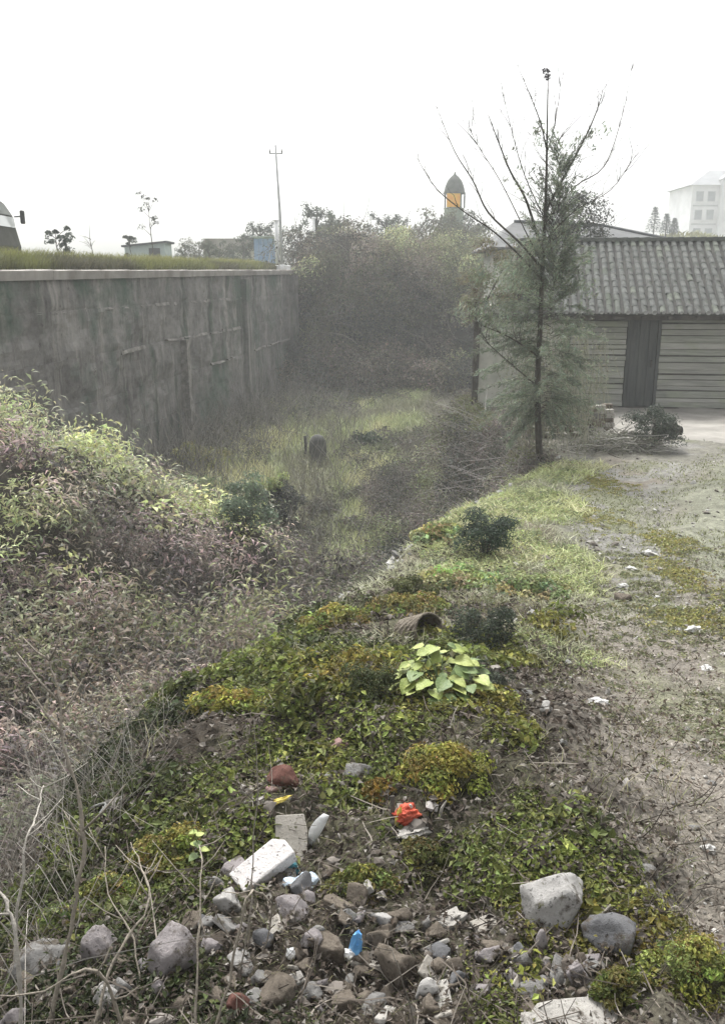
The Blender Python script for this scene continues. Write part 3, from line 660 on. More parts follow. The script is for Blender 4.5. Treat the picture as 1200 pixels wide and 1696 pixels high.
for fl in range(5):
    zc = AH-1.7-fl*2.85
    for x in (1.3, 3.2, 8.2, 10.2, 12.2, 14.2):
        wdo = new_obj('window', fr, ap, (x, 0, zc)); new_obj('pane', gl, wdo); new_obj('sill', sm_, wdo)
    if fl in (0, 1, 2, 3): MB().box(.3, 4.3, -.10, -.008, zc-1.55, zc-1.32).build('floor_band', M['bldg_grey'], ap); MB().box(6.9, AW-.2, -.10, -.008, zc-1.55, zc-1.32).build('floor_band', M['bldg_grey'], ap)
wdo = new_obj('window', fr, ap, (5.6, -.91, AH-.6)); wdo.scale = (.7, 1, .7); new_obj('pane', gl, wdo)

tb = at(750, 400, 75)
tw = thing('turret', 'grey bell-roofed turret with an orange panel rising above the thicket', 'tower', (tb[0], 75, 2.4))
def zpx(py, Y): return float(at(600, py, Y)[2])
t0 = zpx(320, 75)-2.4; t1 = zpx(284, 75)-2.4; tb0 = zpx(345, 75)-2.4
MB().lathe([(.8, -1), (.8, tb0-.1), (.86, tb0), (.62, tb0+.05), (.62, t0-.05)], 8).build('body', M['turret_body'], tw)
MB().lathe([(.90, t0-.06), (.86, t0+.1), (.76, t0+.5), (.58, t0+.95), (.32, t0+1.25), (.12, t0+1.4), (.05, t0+1.6), (.015, t1)], 10).build('bell_roof', M['turret'], tw, True)
MB().box(-.66, .40, -.76, -.66, tb0+.05, t0-.07).build('orange_panel', M['orange'], tw)
for sx in (-.78, .78): MB().box(sx-.06, sx+.06, -.5, -.38, tb0, t0).build('post', M['turret'], tw)

# ------------------------------------------------------------------ things on the roadside bank
def bankz(Y): return float(coping_top(min(Y, 46)))-.1
pl = at(467, 441, 45.5)
po = thing('utility_pole', 'slender tall utility pole standing at the end of the wall', 'pole', (pl[0], 45.5, 1.9))
ptop = zpx(240, 45.5)-1.9
MB().tube([(0, 0, 0), (-.05, 0, ptop*.5), (-.19, 0, ptop)], [.085, .07, .045], 8).build('shaft', M['pole'], po, True)
MB().box(-.5, .16, -.03, .03, ptop-.42, ptop-.36).build('crossarm', M['pole'], po)
for x in (-.46, .12): MB().lathe([(.03, ptop-.36), (.045, ptop-.3), (.02, ptop-.24), (.035, ptop-.2)], 8, x, 0).build('insulator', M['timber'], po)
wp = at(462, 441, 46.5); hh = zpx(366, 46.5)-2.0
wpo = thing('white_post', 'thick white post right beside the utility pole', 'post', (wp[0]-.05, 46.5, 2.0)); MB().tube([(0, 0, 0), (-.05, 0, hh)], [.11, .11], 10).build('shaft', M['white_paint'], wpo, True); MB().lathe([(.14, hh), (.14, hh+.05), (.05, hh+.1)], 10, -.05, 0).build('cap', M['white_paint'], wpo)
kb = at(468, 446, 43.9)
cb_ = thing('white_block', 'white painted kerb block at the foot of the pole', 'block', (kb[0], 43.75, float(coping_top(43.6))+.0))
for k in range(3): MB().box(-.42+k*.28+.01, -.42+k*.28+.26, -.12, .12, .0, .22+.03*(k % 2)).build('block', M['white_paint'], cb_, bevel=.03)
sp = at(521, 392, 52); sh = zpx(362, 52); spo = thing('white_post', 'short white post among the trees above the thicket', 'post', (sp[0], 52, 2.2)); MB().tube([(0, 0, 0), (-.06, 0, sh-2.2)], [.09, .08], 8).build('shaft', M['white_paint'], spo, True); MB().lathe([(.10, sh-2.2), (.1, sh-2.15), (.03, sh-2.1)], 8, -.06, 0).build('cap', M['white_paint'], spo)
# van
vl = at(36, 402, 25.7)
van = thing('van', 'dusty grey van parked on the road beyond the verge', 'van', (vl[0], 24.0, 1.82))
prof = [(-.02, .32), (0, .8), (-.10, 1.26), (-.15, 1.58), (-.36, 1.93), (-.55, 2.08), (-.9, 2.13), (-4.5, 2.13), (-4.62, 2.0), (-4.66, .32)]
MB().prism(prof, 0, 1.7).build('body', M['van'], van, bevel=.04)
MB().prism([(-.14, 1.28), (-.18, 1.56), (-.38, 1.57), (-.34, 1.28)], -.012, -.004).build('quarter_window', M['van_glass'], van)
MB().prism([(-1.5, 1.3), (-1.5, 1.7), (-2.6, 1.7), (-2.6, 1.3)], -.012, -.004).build('side_window', M['van_glass'], van)
MB().add([(-.075, .12, 1.30), (-.135, .12, 1.58), (-.075, 1.58, 1.30), (-.135, 1.58, 1.58)], [(0, 2, 3, 1)]).build('windscreen', M['van_glass'], van)  # lower windscreen, sky reflection put into its pale colour
MB().add([(-.14, .12, 1.62), (-.335, .12, 1.93), (-.14, 1.58, 1.62), (-.335, 1.58, 1.93)], [(0, 2, 3, 1)]).build('dark_windscreen', M['turret'], van)  # upper windscreen, coloured dark where the glass reflects no sky
mi = MB().box(.0, .10, 1.74, 1.9, 1.42, 1.78).build('mirror', M['black'], van, bevel=.03); MB().tube([(-.12, 1.66, 1.6), (.03, 1.78, 1.62)], .02, 6).build('arm', M['black'], mi)
for x in (-.85, -3.8):
    wh = MB().lathe([(.12, -.1), (.3, -.1), (.33, -.06), (.33, .06), (.3, .1), (.12, .1)], 20).build('wheel', M['black'], van, True, loc=(x, .02, .33)); wh.rotation_euler = (math.pi/2, 0, 0); MB().lathe([(.02, .08), (.18, .1), (.2, .104)], 14).build('rim', M['pole'], wh)
# shed, blue sheet, far low roof
hl = at(240, 412, 45)
sd = thing('shed', 'small pale teal shed with dark sloping roof beyond the verge', 'shed', (hl[0], 45, 1.9))
zt = zpx(402, 45)-1.9; zl = zpx(408, 45)-1.9
MB().prism([(-1.0, 0), (1.0, 0), (.98, zt), (-1.0, zl)], 0, 1.6).build('wall', M['shed_wall'], sd)
MB().prism([(-1.12, zl-.04), (1.12, zt+.0), (1.12, zt+.09), (-1.12, zl+.05)], -.15, 1.75).build('roof', M['shed_roof'], sd); MB().box(.2, .75, -.02, -.005, .05, zt-.25).build('door', M['shed_roof'], sd)
bl = at(440, 412, 58)
bs = thing('blue_shed', 'little blue sheeted shelter among trees near the poles', 'shed', (bl[0], 58, 2.2)); zb1 = zpx(393, 58)-2.2
for k in range(5): MB().box(-.75+k*.3+.01, -.75+k*.3+.29, 0, .04, 0, zb1-.08+.02*(k % 2)).build('sheet', M['blue_sheet'], bs)
MB().box(-.85, .85, -.2, 1.6, zb1, zb1+.06).build('roof', M['shed_wall'], bs)
lr = at(388, 412, 70); lz = zpx(401, 70)-2.3
lb = thing('low_house', 'distant low house with pale brown roof among the roadside trees', 'house', (lr[0], 70, 2.3)); MB().box(-2.4, 2.4, 0, 4, -1, lz-.5).build('wall', M['plaster'], lb); MB().prism([(-2.7, lz-.5), (2.7, lz-.5), (2.2, lz+.25), (-2.2, lz+.25)], -.3, 4.3).build('roof', M['coping'], lb)

# ================================================================== VEGETATION
def hpos(X, Y, dz=0.): return np.stack([X, Y, top(X, Y)+dz], 1)
def lerp_cols(tabs, t):
    """tabs: list of colours, t in 0..1"""
    tabs = np.asarray(tabs, float); x = np.clip(t, 0, .9999)*(len(tabs)-1); i = x.astype(int); fr_ = (x-i)[:, None]
    return tabs[i]*(1-fr_)+tabs[np.minimum(i+1, len(tabs)-1)]*fr_
BROWN = (.20, .155, .12); MAUVE = (.19, .15, .14); OLIVE = (.14, .15, .06); LIME = (.24, .27, .085); DKG = (.045, .070, .045); STRAW = (.27, .245, .16); GREYG = (.10, .115, .085)

def grass(name, X, Y, h, cols, label, cat='grass', wdt=None, lean=.5, base=None):
    n = len(X); pos = hpos(X, Y, -.01) if base is None else base
    hh_ = h*RNG.uniform(.5, 1.25, n); ww = (hh_*.09 if wdt is None else wdt*RNG.uniform(.7, 1.3, n))
    v, f = blade_geo(pos, hh_, ww, RNG.uniform(.1, lean*2, n)); c = cols*(1+.3*RNG.uniform(-1, 1, (n, 1)))
    c5 = np.repeat(c, 5, 0); return v, f, c5

# ---- undergrowth over the gully and the bracken slope
SHADE_LEAF = [(.052, .048, .044), (.085, .074, .066), (.12, .104, .09), (.105, .115, .072)]  # leaf colours with the shade of the hollows painted in
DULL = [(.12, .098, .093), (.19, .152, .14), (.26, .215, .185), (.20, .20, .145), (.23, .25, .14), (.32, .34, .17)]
SPOTS = [(*ground_at(px_, py_)[0][:2], w_) for px_, py_, w_ in ((30, 880, .5), (150, 930, .3), (60, 1060, .45), (260, 1010, .35), (110, 1285, .35))]
def slope_cover(nc, rk, per, lk, asp, rdl):
    X, Y = fan(nc, 2.9, 15.5, -40, 12); dE = X-E(Y)
    k = (dE < -.45) & (X > XW(Y)+1.2) & (Y > 2.2) & (Y < 15); X, Y = X[k], Y[k]
    n = len(X); rr = np.hypot(X, Y); nz = fbm(X*.75, Y*.75, 201); nz2 = fbm(X*2.1, Y*2.1, 205)
    cyy = np.interp(X, [-14, -4.55, -2.95, -1.25, 0], [9.2, 11, 12, 13.5, 14.5]); crest = np.exp(-((Y-cyy)/1.3)**2)*(X > -6)
    dcr = Y-cyy+.9*(nz2-.5)+.9*(nz-.5)
    green = sstep(-1.5, -.7, dcr)*(1-sstep(.6, 1.2, dcr))*(X > -5.5)*(1-sstep(-1.5, -1.0, X))
    for gx_, gy_, w_ in SPOTS: green = np.maximum(green, np.exp(-((X-gx_)**2+(Y-gy_)**2)/w_**2))
    t = np.where(green+.12*RNG.normal(size=n) > .5, .58+.46*sstep(.3, .7, nz2)+.06*RNG.random(n), .42*sstep(.28, .72, fbm(X*1.5+9, Y*1.5, 207))+.05*RNG.random(n))
    base = lerp_cols(DULL, t)*1.95*np.exp(RNG.normal(size=(n, 1))*.34)
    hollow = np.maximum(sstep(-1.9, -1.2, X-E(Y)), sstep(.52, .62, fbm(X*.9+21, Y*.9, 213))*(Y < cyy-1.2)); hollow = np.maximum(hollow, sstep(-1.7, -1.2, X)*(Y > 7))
    base = np.where((hollow+.1*RNG.normal(size=n) > .5)[:, None], lerp_cols(SHADE_LEAF, np.clip(nz2+.25*RNG.normal(size=n), 0, 1))*1.5, base)  # hollows get their shade through these darker leaf colours
    rad = np.clip(rk*rr*np.exp(RNG.normal(size=n)*.35), .03, .6)
    cen = hpos(X, Y, 0); cen[:, 2] += rad*.12
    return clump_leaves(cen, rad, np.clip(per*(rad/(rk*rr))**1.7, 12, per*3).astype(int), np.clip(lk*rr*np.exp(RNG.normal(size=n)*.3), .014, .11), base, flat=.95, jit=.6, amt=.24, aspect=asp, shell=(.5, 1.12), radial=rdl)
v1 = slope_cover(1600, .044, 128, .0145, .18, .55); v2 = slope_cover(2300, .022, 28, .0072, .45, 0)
# taller weeds crowding the gully bottom, leaf colours darkened to paint its shade
X, Y = fan(1500, 3.0, 10.5, -38, 0); dE = X-E(Y); k = (dE < -.75) & (dE > -3.6) & (Y > 2.6) & (Y < 10); X, Y = X[k], Y[k]; n = len(X); rr = np.hypot(X, Y); t = fbm(X*1.2+3, Y*1.2, 211)
k = t > .38; X, Y, rr, t = X[k], Y[k], rr[k], t[k]; n = len(X)
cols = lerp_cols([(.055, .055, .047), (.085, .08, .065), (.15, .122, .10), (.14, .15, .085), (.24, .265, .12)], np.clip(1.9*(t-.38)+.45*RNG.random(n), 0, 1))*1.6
rad = .044*rr*np.exp(RNG.normal(size=n)*.35); cen = hpos(X, Y, 0); cen[:, 2] += rad*.45
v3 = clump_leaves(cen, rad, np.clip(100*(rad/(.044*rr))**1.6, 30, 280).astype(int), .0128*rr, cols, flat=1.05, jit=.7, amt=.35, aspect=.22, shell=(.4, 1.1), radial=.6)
# dead stems through it
n = 5200; X, Y = fan(n, 2.6, 15, -40, 10); k = (X-E(Y) < -.3) & (X > XW(Y)+1.2) & (Y > 1.8) & (Y < 14.5); X, Y = X[k], Y[k]; n = len(X); rr = np.hypot(X, Y)
pth = twig_paths(hpos(X, Y), RNG.uniform(.12, .55, n), np.stack([RNG.normal(size=n)*.8, RNG.normal(size=n)*.8, RNG.uniform(.15, 1, n)], 1), .35)
v, f = tubes_geo(pth, np.linspace(1, .4, 4)[None]*np.clip(.0007*rr, .0018, .006)[:, None]); c = np.repeat(lerp_cols([(.10, .085, .07), (.20, .175, .15), (.33, .30, .26)], RNG.random(n)), 12, 0)
stuff('gully_weeds', [v3], M['leaf'], 'weeds crowding the bottom of the gully, coloured dark for its shade', 'weeds')
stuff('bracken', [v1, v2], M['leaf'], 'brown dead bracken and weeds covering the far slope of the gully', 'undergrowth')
stuff('dead_stems', [(v, f, c)], M['twig'], 'tangled dead stems poking through the bracken slope', 'stems')

# ---- ravine floor
n = 44000; r = np.exp(RNG.uniform(math.log(13), math.log(46), n)); X = RNG.uniform(-7, 3, n); Y = r
k = (X < E(Y)-.9) & (X > XW(Y)+.5) & (Y > 13.5); X, Y = X[k], Y[k]; n = len(X)
t = fbm(X*.6, Y*.35, 221); cols = lerp_cols([(.20, .195, .14), (.26, .28, .16), (.31, .35, .18), (.42, .41, .23)], sstep(.3, .7, t))
p1 = grass('g', X, Y, np.clip(.012*Y, .12, .4), cols, '', wdt=np.clip(.0011*Y, .015, .05), lean=.8)
stuff('ravine_grass', [p1], M['leaf'], 'rough grass over the floor of the ravine', 'grass')
X = RNG.uniform(-6.5, 2.5, 700); Y = np.exp(RNG.uniform(math.log(13.5), math.log(42), 700)); k = (X < E(Y)-.8) & (X > XW(Y)+.3); X, Y = X[k], Y[k]; n = len(X)
sidew = np.exp(-((X-XW(Y))/2.2)**2)
t = fbm(X*.5+3, Y*.3, 225); keep = (t+.25*sidew > .5); X, Y, t = X[keep], Y[keep], t[keep]; n = len(X)
cols = lerp_cols([(.07, .085, .055), (.12, .11, .09), (.115, .105, .095), (.10, .12, .06)], RNG.random(n))
rad = np.clip(.016*Y, .2, .6)*RNG.uniform(.5, 1.3, n)
stuff('ravine_weeds', [clump_leaves(hpos(X, Y), rad, 100, np.clip(.0040*Y, .06, .15), cols, flat=.9, jit=.6)], M['leaf'], 'grey green weed clumps along the ravine floor', 'weeds')
# bare twiggy scrub at the foot of the wall and in the ravine's throat
n = 3600; Y = np.exp(RNG.uniform(math.log(12), math.log(40), n)); X = np.where(RNG.random(n) < .85, XW(Y)+.5+np.abs(RNG.normal(size=n))*1.3, CX(Y)+RNG.normal(size=n)*.8)
k = X < E(Y)-1; X, Y = X[k], Y[k]; n = len(X)
pth = twig_paths(hpos(X, Y), RNG.uniform(.4, 1.5, n), np.stack([RNG.normal(size=n)*.35, RNG.normal(size=n)*.35, np.ones(n)], 1), .25, 4)
v, f = tubes_geo(pth, np.linspace(1, .35, 4)[None]*np.clip(.00045*Y, .005, .014)[:, None]); stuff('scrub', [(v, f, np.repeat(lerp_cols([(.11, .10, .09), (.20, .19, .17), (.27, .26, .23)], RNG.random(n)), 12, 0))], M['twig'], 'thin grey leafless scrub at the foot of the retaining wall', 'scrub')

# ---- thicket on the bank that closes the ravine
cs = []; 
def bank_clumps(n, x0, x1, y0, y1, r0, r1, lift):
    X = RNG.uniform(x0, x1, n); Y = RNG.uniform(y0, y1, n); return hpos(X, Y, 0)+np.stack([0*X, 0*X, RNG.uniform(0, lift, n)], 1), RNG.uniform(r0, r1, n)
a1, b1 = bank_clumps(190, -4.4, 9.5, 40.2, 47.5, .5, 1.5, .9)
a2, b2 = bank_clumps(60, -4.0, 7.5, 46, 49.5, .7, 1.2, 1.5)
# overhanging shrubs along the brow make hollows below
X = RNG.uniform(-3.6, 6.5, 46); Y = 43.6+RNG.normal(size=46)*.7+.25*np.abs(X+1); a3 = np.stack([X, Y, RNG.uniform(.3, 3.1, 46)], 1); b3 = RNG.uniform(.6, 1.2, 46)
cen = np.concatenate([a1, a2, a3]); rad = np.concatenate([b1, b2, b3]); n = len(cen)
t = fbm(cen[:, 0]*.5, cen[:, 2]*.6+cen[:, 1]*.2, 231)
cols = lerp_cols([(.045, .05, .042), (.095, .082, .066), (.145, .122, .102), (.12, .125, .08), (.16, .17, .095)], sstep(.30, .70, t+.12*(cen[:, 2]-1)/3))*1.25*np.exp(RNG.normal(size=(n, 1))*.5)
p1 = clump_leaves(cen, rad, (310*rad**1.8+50).astype(int), .135, cols*1.1, flat=.95, jit=.55, amt=.4, low=-.6, aspect=.5, shell=(.75, 1.1))
stuff('thicket', [p1], M['leaf'], 'dense brown and green thicket closing the end of the ravine', 'thicket')
n = 2700; i = RNG.integers(0, len(cen), n); b = cen[i]+RNG.normal(size=(n, 3))*rad[i][:, None]*.55
hang = RNG.random(n) < .5
d = np.stack([RNG.normal(size=n)*.5, -.3+RNG.normal(size=n)*.4, np.where(hang, -1., .9)], 1)
pth = twig_paths(b, RNG.uniform(.4, 1.5, n), d, .35); v, f = tubes_geo(pth, np.linspace(1, .4, 4)[None]*RNG.uniform(.010, .02, n)[:, None])
stuff('thicket_stems', [(v, f, np.repeat(lerp_cols([(.09, .08, .07), (.20, .18, .155), (.30, .28, .25)], RNG.random(n)**1.5), 12, 0))], M['twig'], 'bare hanging stems and vines in front of the thicket', 'vines')

# ---- brambles over the bank below the farmhouse
n = 380; Y = RNG.uniform(13.2, 24, n); X = E(Y)-np.abs(RNG.normal(size=n))*.9+.15; t = fbm(X*1.1, Y*.8, 241)
cols = lerp_cols([(.075, .078, .062), (.125, .11, .095), (.15, .135, .12), (.115, .125, .06)], sstep(.28, .72, t)); rad = RNG.uniform(.16, .42, n)
p1 = clump_leaves(hpos(X, Y, .03), rad, 110, .07, cols*1.35, flat=.8, jit=.7, low=-.5)
n = 1200; Y = RNG.uniform(12.8, 22, n); X = E(Y)-np.abs(RNG.normal(size=n))*1.0+.2
d = np.stack([-RNG.uniform(.2, 1, n), RNG.normal(size=n)*.6, RNG.uniform(-.6, .7, n)], 1); pth = twig_paths(hpos(X, Y, .05), RNG.uniform(.15, .6, n), d, .8)
v, f = tubes_geo(pth, np.linspace(1, .4, 4)[None]*RNG.uniform(.004, .009, n)[:, None])
stuff('brambles', [p1], M['leaf'], 'brambles trailing over the bank below the farmhouse', 'brambles'); stuff('bramble_canes', [(v, f, np.repeat(lerp_cols([(.10, .09, .08), (.22, .20, .185), (.34, .32, .30)], RNG.random(n)), 12, 0))], M['twig'], 'pale bare canes arching over the bank below the farmhouse', 'canes')

n = 560; Y = RNG.uniform(6.0, 22.5, n); X = E(Y)-np.where(Y < 11.8, RNG.uniform(.35, 1.5, n), RNG.uniform(.25, 2.4, n)); t = fbm(X*1.3+5, Y*.9, 245)
cols = lerp_cols([(.05, .053, .045), (.095, .088, .075), (.16, .14, .125), (.135, .15, .085)], sstep(.3, .7, t))*1.3*np.exp(RNG.normal(size=(n, 1))*.3); rad = RNG.uniform(.2, .5, n)*np.where(Y < 11.8, .55, 1)
cen = hpos(X, Y, 0); cen[:, 2] += rad*np.where(Y < 11.8, .1, .5)
p2 = clump_leaves(cen, rad, (560*rad**1.5+30).astype(int), .068, cols, flat=1.1, jit=.8, low=-.5, amt=.4, aspect=.35, shell=(.5, 1.15))
stuff('bank_scrub', [p2], M['leaf'], 'dark tangled scrub on the bank between ridge and ravine floor', 'scrub')

# ---- verge on the wall
n = 24000; Y = np.exp(RNG.uniform(math.log(14.5), math.log(45), n)); U = np.abs(RNG.normal(size=n))*.8+.05; X = XW(np.minimum(Y, 43.6))-.5-U
z = coping_top(np.minimum(Y, 46))-.06+.22*sstep(.1, 1.5, U); t = fbm(X*.7, Y*.4, 251)
cols = lerp_cols([(.10, .095, .055), (.13, .14, .045), (.19, .20, .055), (.24, .24, .09)], sstep(.2, .8, t*.7+.35*sstep(.15, 1.2, U)))
stuff('verge_grass', [grass('g', X, Y, .30+.12*fbm(X*.3, Y*.3, 255), cols, '', wdt=np.clip(.0009*Y, .014, .04), lean=.45, base=np.stack([X, Y, z], 1))], M['leaf'], 'green grass verge growing along the top of the retaining wall', 'grass')

# ---- moss on the mound
def near_mound(X, Y): return (X-E(Y) > -.5) & (X < np.minimum(pathc(Y)-pathw(Y)*.75+.25, .95+.1*Y)) & (Y > 1.05)
MOSSY = [(.04, .05, .022), (.075, .09, .03), (.125, .145, .04), (.165, .195, .05), (.205, .205, .05), (.205, .165, .04)]
X, Y = fan(23000, 1.3, 6.6, -38, 30); k = near_mound(X, Y); X, Y = X[k], Y[k]
m = fbm(X*1.5, Y*1.5, 261)+.35*(fbm(X*5, Y*5, 263)-.5)
k = (m > .46+.16*sstep(.35, .75, X-.06*Y)+.13*(1-sstep(1.9, 2.5, Y))-.10*np.exp(-((X-.15)**2/.5+(Y-3.4)**2/2.4))+.17*np.exp(-((X+.38)**2/.10+(Y-3.15)**2/.25))+.12*sstep(5.4, 6.4, Y)); X, Y, m = X[k], Y[k], m[k]
rr = np.hypot(X, Y); n = len(X); rad = np.clip(.0165*rr*np.exp(RNG.normal(size=n)*.4), .018, .13)
hue = sstep(.25, .8, fbm(X*1.1+9, Y*1.1, 267)+.25*(fbm(X*6, Y*6, 269)-.5)); cols = lerp_cols(MOSSY, hue*.95)*np.exp(RNG.normal(size=(n, 1))*.32)*.86
stuff('moss', [clump_leaves(hpos(X, Y, -.01), rad, np.clip(16*(rad/(.0165*rr))**1.5, 8, 44), np.clip(.0076*rr*np.exp(RNG.normal(size=n)*.35), .007, .05), cols, flat=.75, jit=.45, amt=.5, aspect=.55, up_bias=.2)], M['leaf'], 'yellow green moss and creeping weeds carpeting the rubble mound', 'moss')
n = 16000; X, Y = fan(n, 1.3, 6.4, -38, 24); t = fbm(X*2.2, Y*2.2, 265); k = near_mound(X, Y) & (t > .5); X, Y = X[k], Y[k]; n = len(X); rr = np.hypot(X, Y)
stuff('mound_grass', [grass('g', X, Y, np.clip(.022*rr, .03, .1), lerp_cols([(.07, .085, .035), (.14, .165, .055), (.22, .21, .11), (.30, .27, .18)], RNG.random(n)), '', wdt=np.clip(.0013*rr, .0025, .007), lean=1.0)], M['leaf'], 'thin grass blades growing through the moss on the mound', 'grass')
# ---- grass and weeds along the ridge
n = 70000; X, Y = fan(n, 4.6, 14.5, -10, 33); dd = X-E(Y); tr = (X-pathc(Y))/pathw(Y)
t = fbm(X*.9, Y*.9, 271); k = (dd > -.35) & (tr < -.7+1.6*(t-.5)) & (t > .33) & (Y > 4.6); X, Y, t, dd = X[k], Y[k], t[k], dd[k]; n = len(X); rr = np.hypot(X, Y)
cols = lerp_cols([(.36, .365, .25), (.42, .45, .24), (.48, .52, .25), (.54, .53, .32)], sstep(.4, .75, t))
p1 = grass('g', X, Y, np.clip(.0085*rr, .05, .11), cols, '', wdt=np.clip(.0013*rr, .007, .016), lean=1.2)
X2, Y2 = fan(3600, 4.8, 14, -10, 33); t2 = fbm(X2*.9, Y2*.9, 271); k = (X2-E(Y2) > -.3) & ((X2-pathc(Y2))/pathw(Y2) < -.85) & (t2 > .45); X2, Y2 = X2[k], Y2[k]; n2 = len(X2); r2 = np.hypot(X2, Y2)
stuff('ridge_grass', [p1], M['leaf'], 'pale green grass and weeds along the ridge beside the path', 'grass')
stuff('ridge_weeds', [clump_leaves(hpos(X2, Y2, -.01), np.clip(.012*r2, .05, .14)*RNG.uniform(.6, 1.4, n2), 60, np.clip(.004*r2, .02, .045), lerp_cols([(.18, .21, .12), (.32, .36, .17), (.42, .46, .22)], RNG.random(n2)), flat=.6, jit=.5)], M['leaf'], 'low leafy weeds on the ridge above the ravine', 'weeds')
# ---- thin grass on and beyond the path
n = 62000; X, Y = fan(n, 2.6, 16.5, 4, 40); tr = (X-pathc(Y))/pathw(Y); t = fbm(X*1.0-3, Y*.55, 72); t3 = fbm(X*2, Y*2, 283)
k = (X-E(Y) > .8) & (((np.abs(tr) < 1) & (t > .49)) | ((tr > .55+.5*(t3-.5)) & (t3 > .40)) | ((tr < -.5) & (t3 > .50))) & (Y < 15.5) & (Y > 3.2+.8*t3); X, Y = X[k], Y[k]; n = len(X); rr = np.hypot(X, Y)
stuff('path_grass', [grass('g', X, Y, np.clip(.0045*rr, .018, .045), lerp_cols([(.19, .19, .125), (.22, .235, .12), (.27, .26, .13)], np.clip(.6*fbm(X*1.2, Y*.8, 277)+.4*RNG.random(n), 0, 1)), '', wdt=np.clip(.0012*rr, .004, .014), lean=1.2)], M['leaf'], 'thin patches of short grass on the trodden path', 'grass')
X, Y = fan(4200, 1.9, 8.5, 6, 38); t = fbm(X*1.6, Y*1.6, 291); k = (X > .62) & (t > .47); X, Y = X[k], Y[k]; n = len(X); rr = np.hypot(X, Y)
stuff('path_weeds', [clump_leaves(hpos(X, Y, -.005), np.clip(.010*rr, .02, .06)*RNG.uniform(.5, 1.4, n), 20, np.clip(.0046*rr, .008, .03), lerp_cols([(.15, .145, .095), (.18, .19, .10), (.235, .235, .125)], RNG.random(n)), flat=.4, jit=.5)], M['leaf'], 'flat tufts of weeds in the brown soil beside the path', 'weeds')

sx_ = []; sy_ = []
for px_, py_, wx_, wy_ in ((972, 850, .28, .9), (1000, 800, .3, .7), (1128, 950, .16, .75), (1165, 1030, .3, .3), (1120, 900, .14, .5)):
    g_ = ground_at(px_, py_)[0]; sx_.append(g_[0]+RNG.normal(size=150)*wx_*.6); sy_.append(g_[1]+RNG.normal(size=150)*wy_*.6)
X = np.concatenate(sx_); Y = np.concatenate(sy_); n = len(X)
stuff('path_moss', [clump_leaves(hpos(X, Y, -.01), RNG.uniform(.04, .09, n), 30, .03, lerp_cols([(.22, .23, .10), (.29, .28, .10), (.33, .30, .11)], RNG.random(n)), flat=.35, jit=.4)], M['leaf'], 'yellow green moss strips along both sides of the path', 'moss')
# ---- leaf litter, twigs and rubble
n = 50000; X, Y = fan(n, 1.2, 9, -38, 38); k = (X-E(Y) > np.where(Y > 4.2, -.15, -1.0)) & ((np.abs((X-pathc(Y))/pathw(Y)) > .7) | (Y < 5.0)); X, Y = X[k], Y[k]; n = len(X); rr = np.hypot(X, Y)
nr = RNG.normal(size=(n, 3))*.55; nr[:, 2] += 1; L = np.clip(.0075*rr, .012, .036)*RNG.uniform(.4, 2.0, n)*(1-.5*sstep(.5, 1.0, X-.08*Y))
v, f = leaf_geo(hpos(X, Y, .008)+np.stack([0*X, 0*X, RNG.uniform(0, .02, n)], 1), nr, L, L*RNG.uniform(.25, .7, n), fold=.25)
c = lerp_cols([(.045, .036, .028), (.085, .066, .05), (.13, .105, .085), (.20, .175, .15), (.30, .28, .25)], RNG.random(n)**1.3)*(.75+.75*sstep(.6, 1.1, X-.08*Y))[:, None]
stuff('leaf_litter', [(v, f, np.repeat(c, 4, 0))], M['flake'], 'dry brown leaf litter scattered over the mound and path side', 'leaf litter')
n = 4000; X, Y = fan(n, 1.2, 7, -38, 36); k = (X-E(Y) > -1.2) & (X < 2.6); X, Y = X[k], Y[k]; n = len(X); rr = np.hypot(X, Y)
d = np.stack([RNG.normal(size=n), RNG.normal(size=n), RNG.uniform(-.05, .5, n)], 1); pth = twig_paths(hpos(X, Y, .012), RNG.uniform(.03, .16, n), d, .3)
v, f = tubes_geo(pth, np.linspace(1, .5, 4)[None]*RNG.uniform(.0011, .0030, n)[:, None]); stuff('twig_litter', [(v, f, np.repeat(lerp_cols([(.06, .05, .04), (.14, .12, .10), (.30, .27, .23)], RNG.random(n)**1.4), 12, 0))], M['twig'], 'broken twigs lying over the mound', 'twigs')
def rubble(n, X, Y, size, cols, flat=.7):
    tv_, tf_ = _ico(1); V_ = []
    nv = len(tv_); s = tv_[None]*(1+RNG.uniform(-.55, .3, (n, nv, 1))); s = s*(size[:, None]*np.stack([RNG.uniform(.7, 1.4, n), RNG.uniform(.7, 1.4, n), RNG.uniform(.4, .9, n)*flat*1.4], 1))[:, None, :]
    a = RNG.uniform(0, 6.28, n); ca_, sa_ = np.cos(a)[:, None], np.sin(a)[:, None]; tl = RNG.normal(size=(n, 1))*.4
    x = s[..., 0]*ca_-s[..., 1]*sa_; y = s[..., 0]*sa_+s[..., 1]*ca_; z = s[..., 2]+x*tl
    v = np.stack([x+X[:, None], y+Y[:, None], z+(top(X, Y)+size*.25)[:, None]], -1).reshape(-1, 3)
    f = (tf_[None]+(np.arange(n)*nv)[:, None, None]).reshape(-1, 3); return v, f, np.repeat(cols, nv, 0)
STONES = [(.05, .042, .034), (.085, .072, .06), (.14, .122, .105), (.21, .19, .17), (.34, .32, .30)]
X, Y = fan(3600, 1.15, 4.6, -38, 22); t = fbm(X*1.8, Y*1.8, 301); k = (X-E(Y) > -.7) & (t > .43+.12*sstep(2.2, 3.4, Y)) & (X < 1.0); X, Y = X[k], Y[k]; n = len(X)
stuff('rubble', [rubble(n, X, Y, np.clip(RNG.lognormal(-4.5, .5, n), .004, .028), lerp_cols(STONES, RNG.random(n)**2.2))], M['pebble'], 'loose small rubble covering the front of the mound', 'rubble')
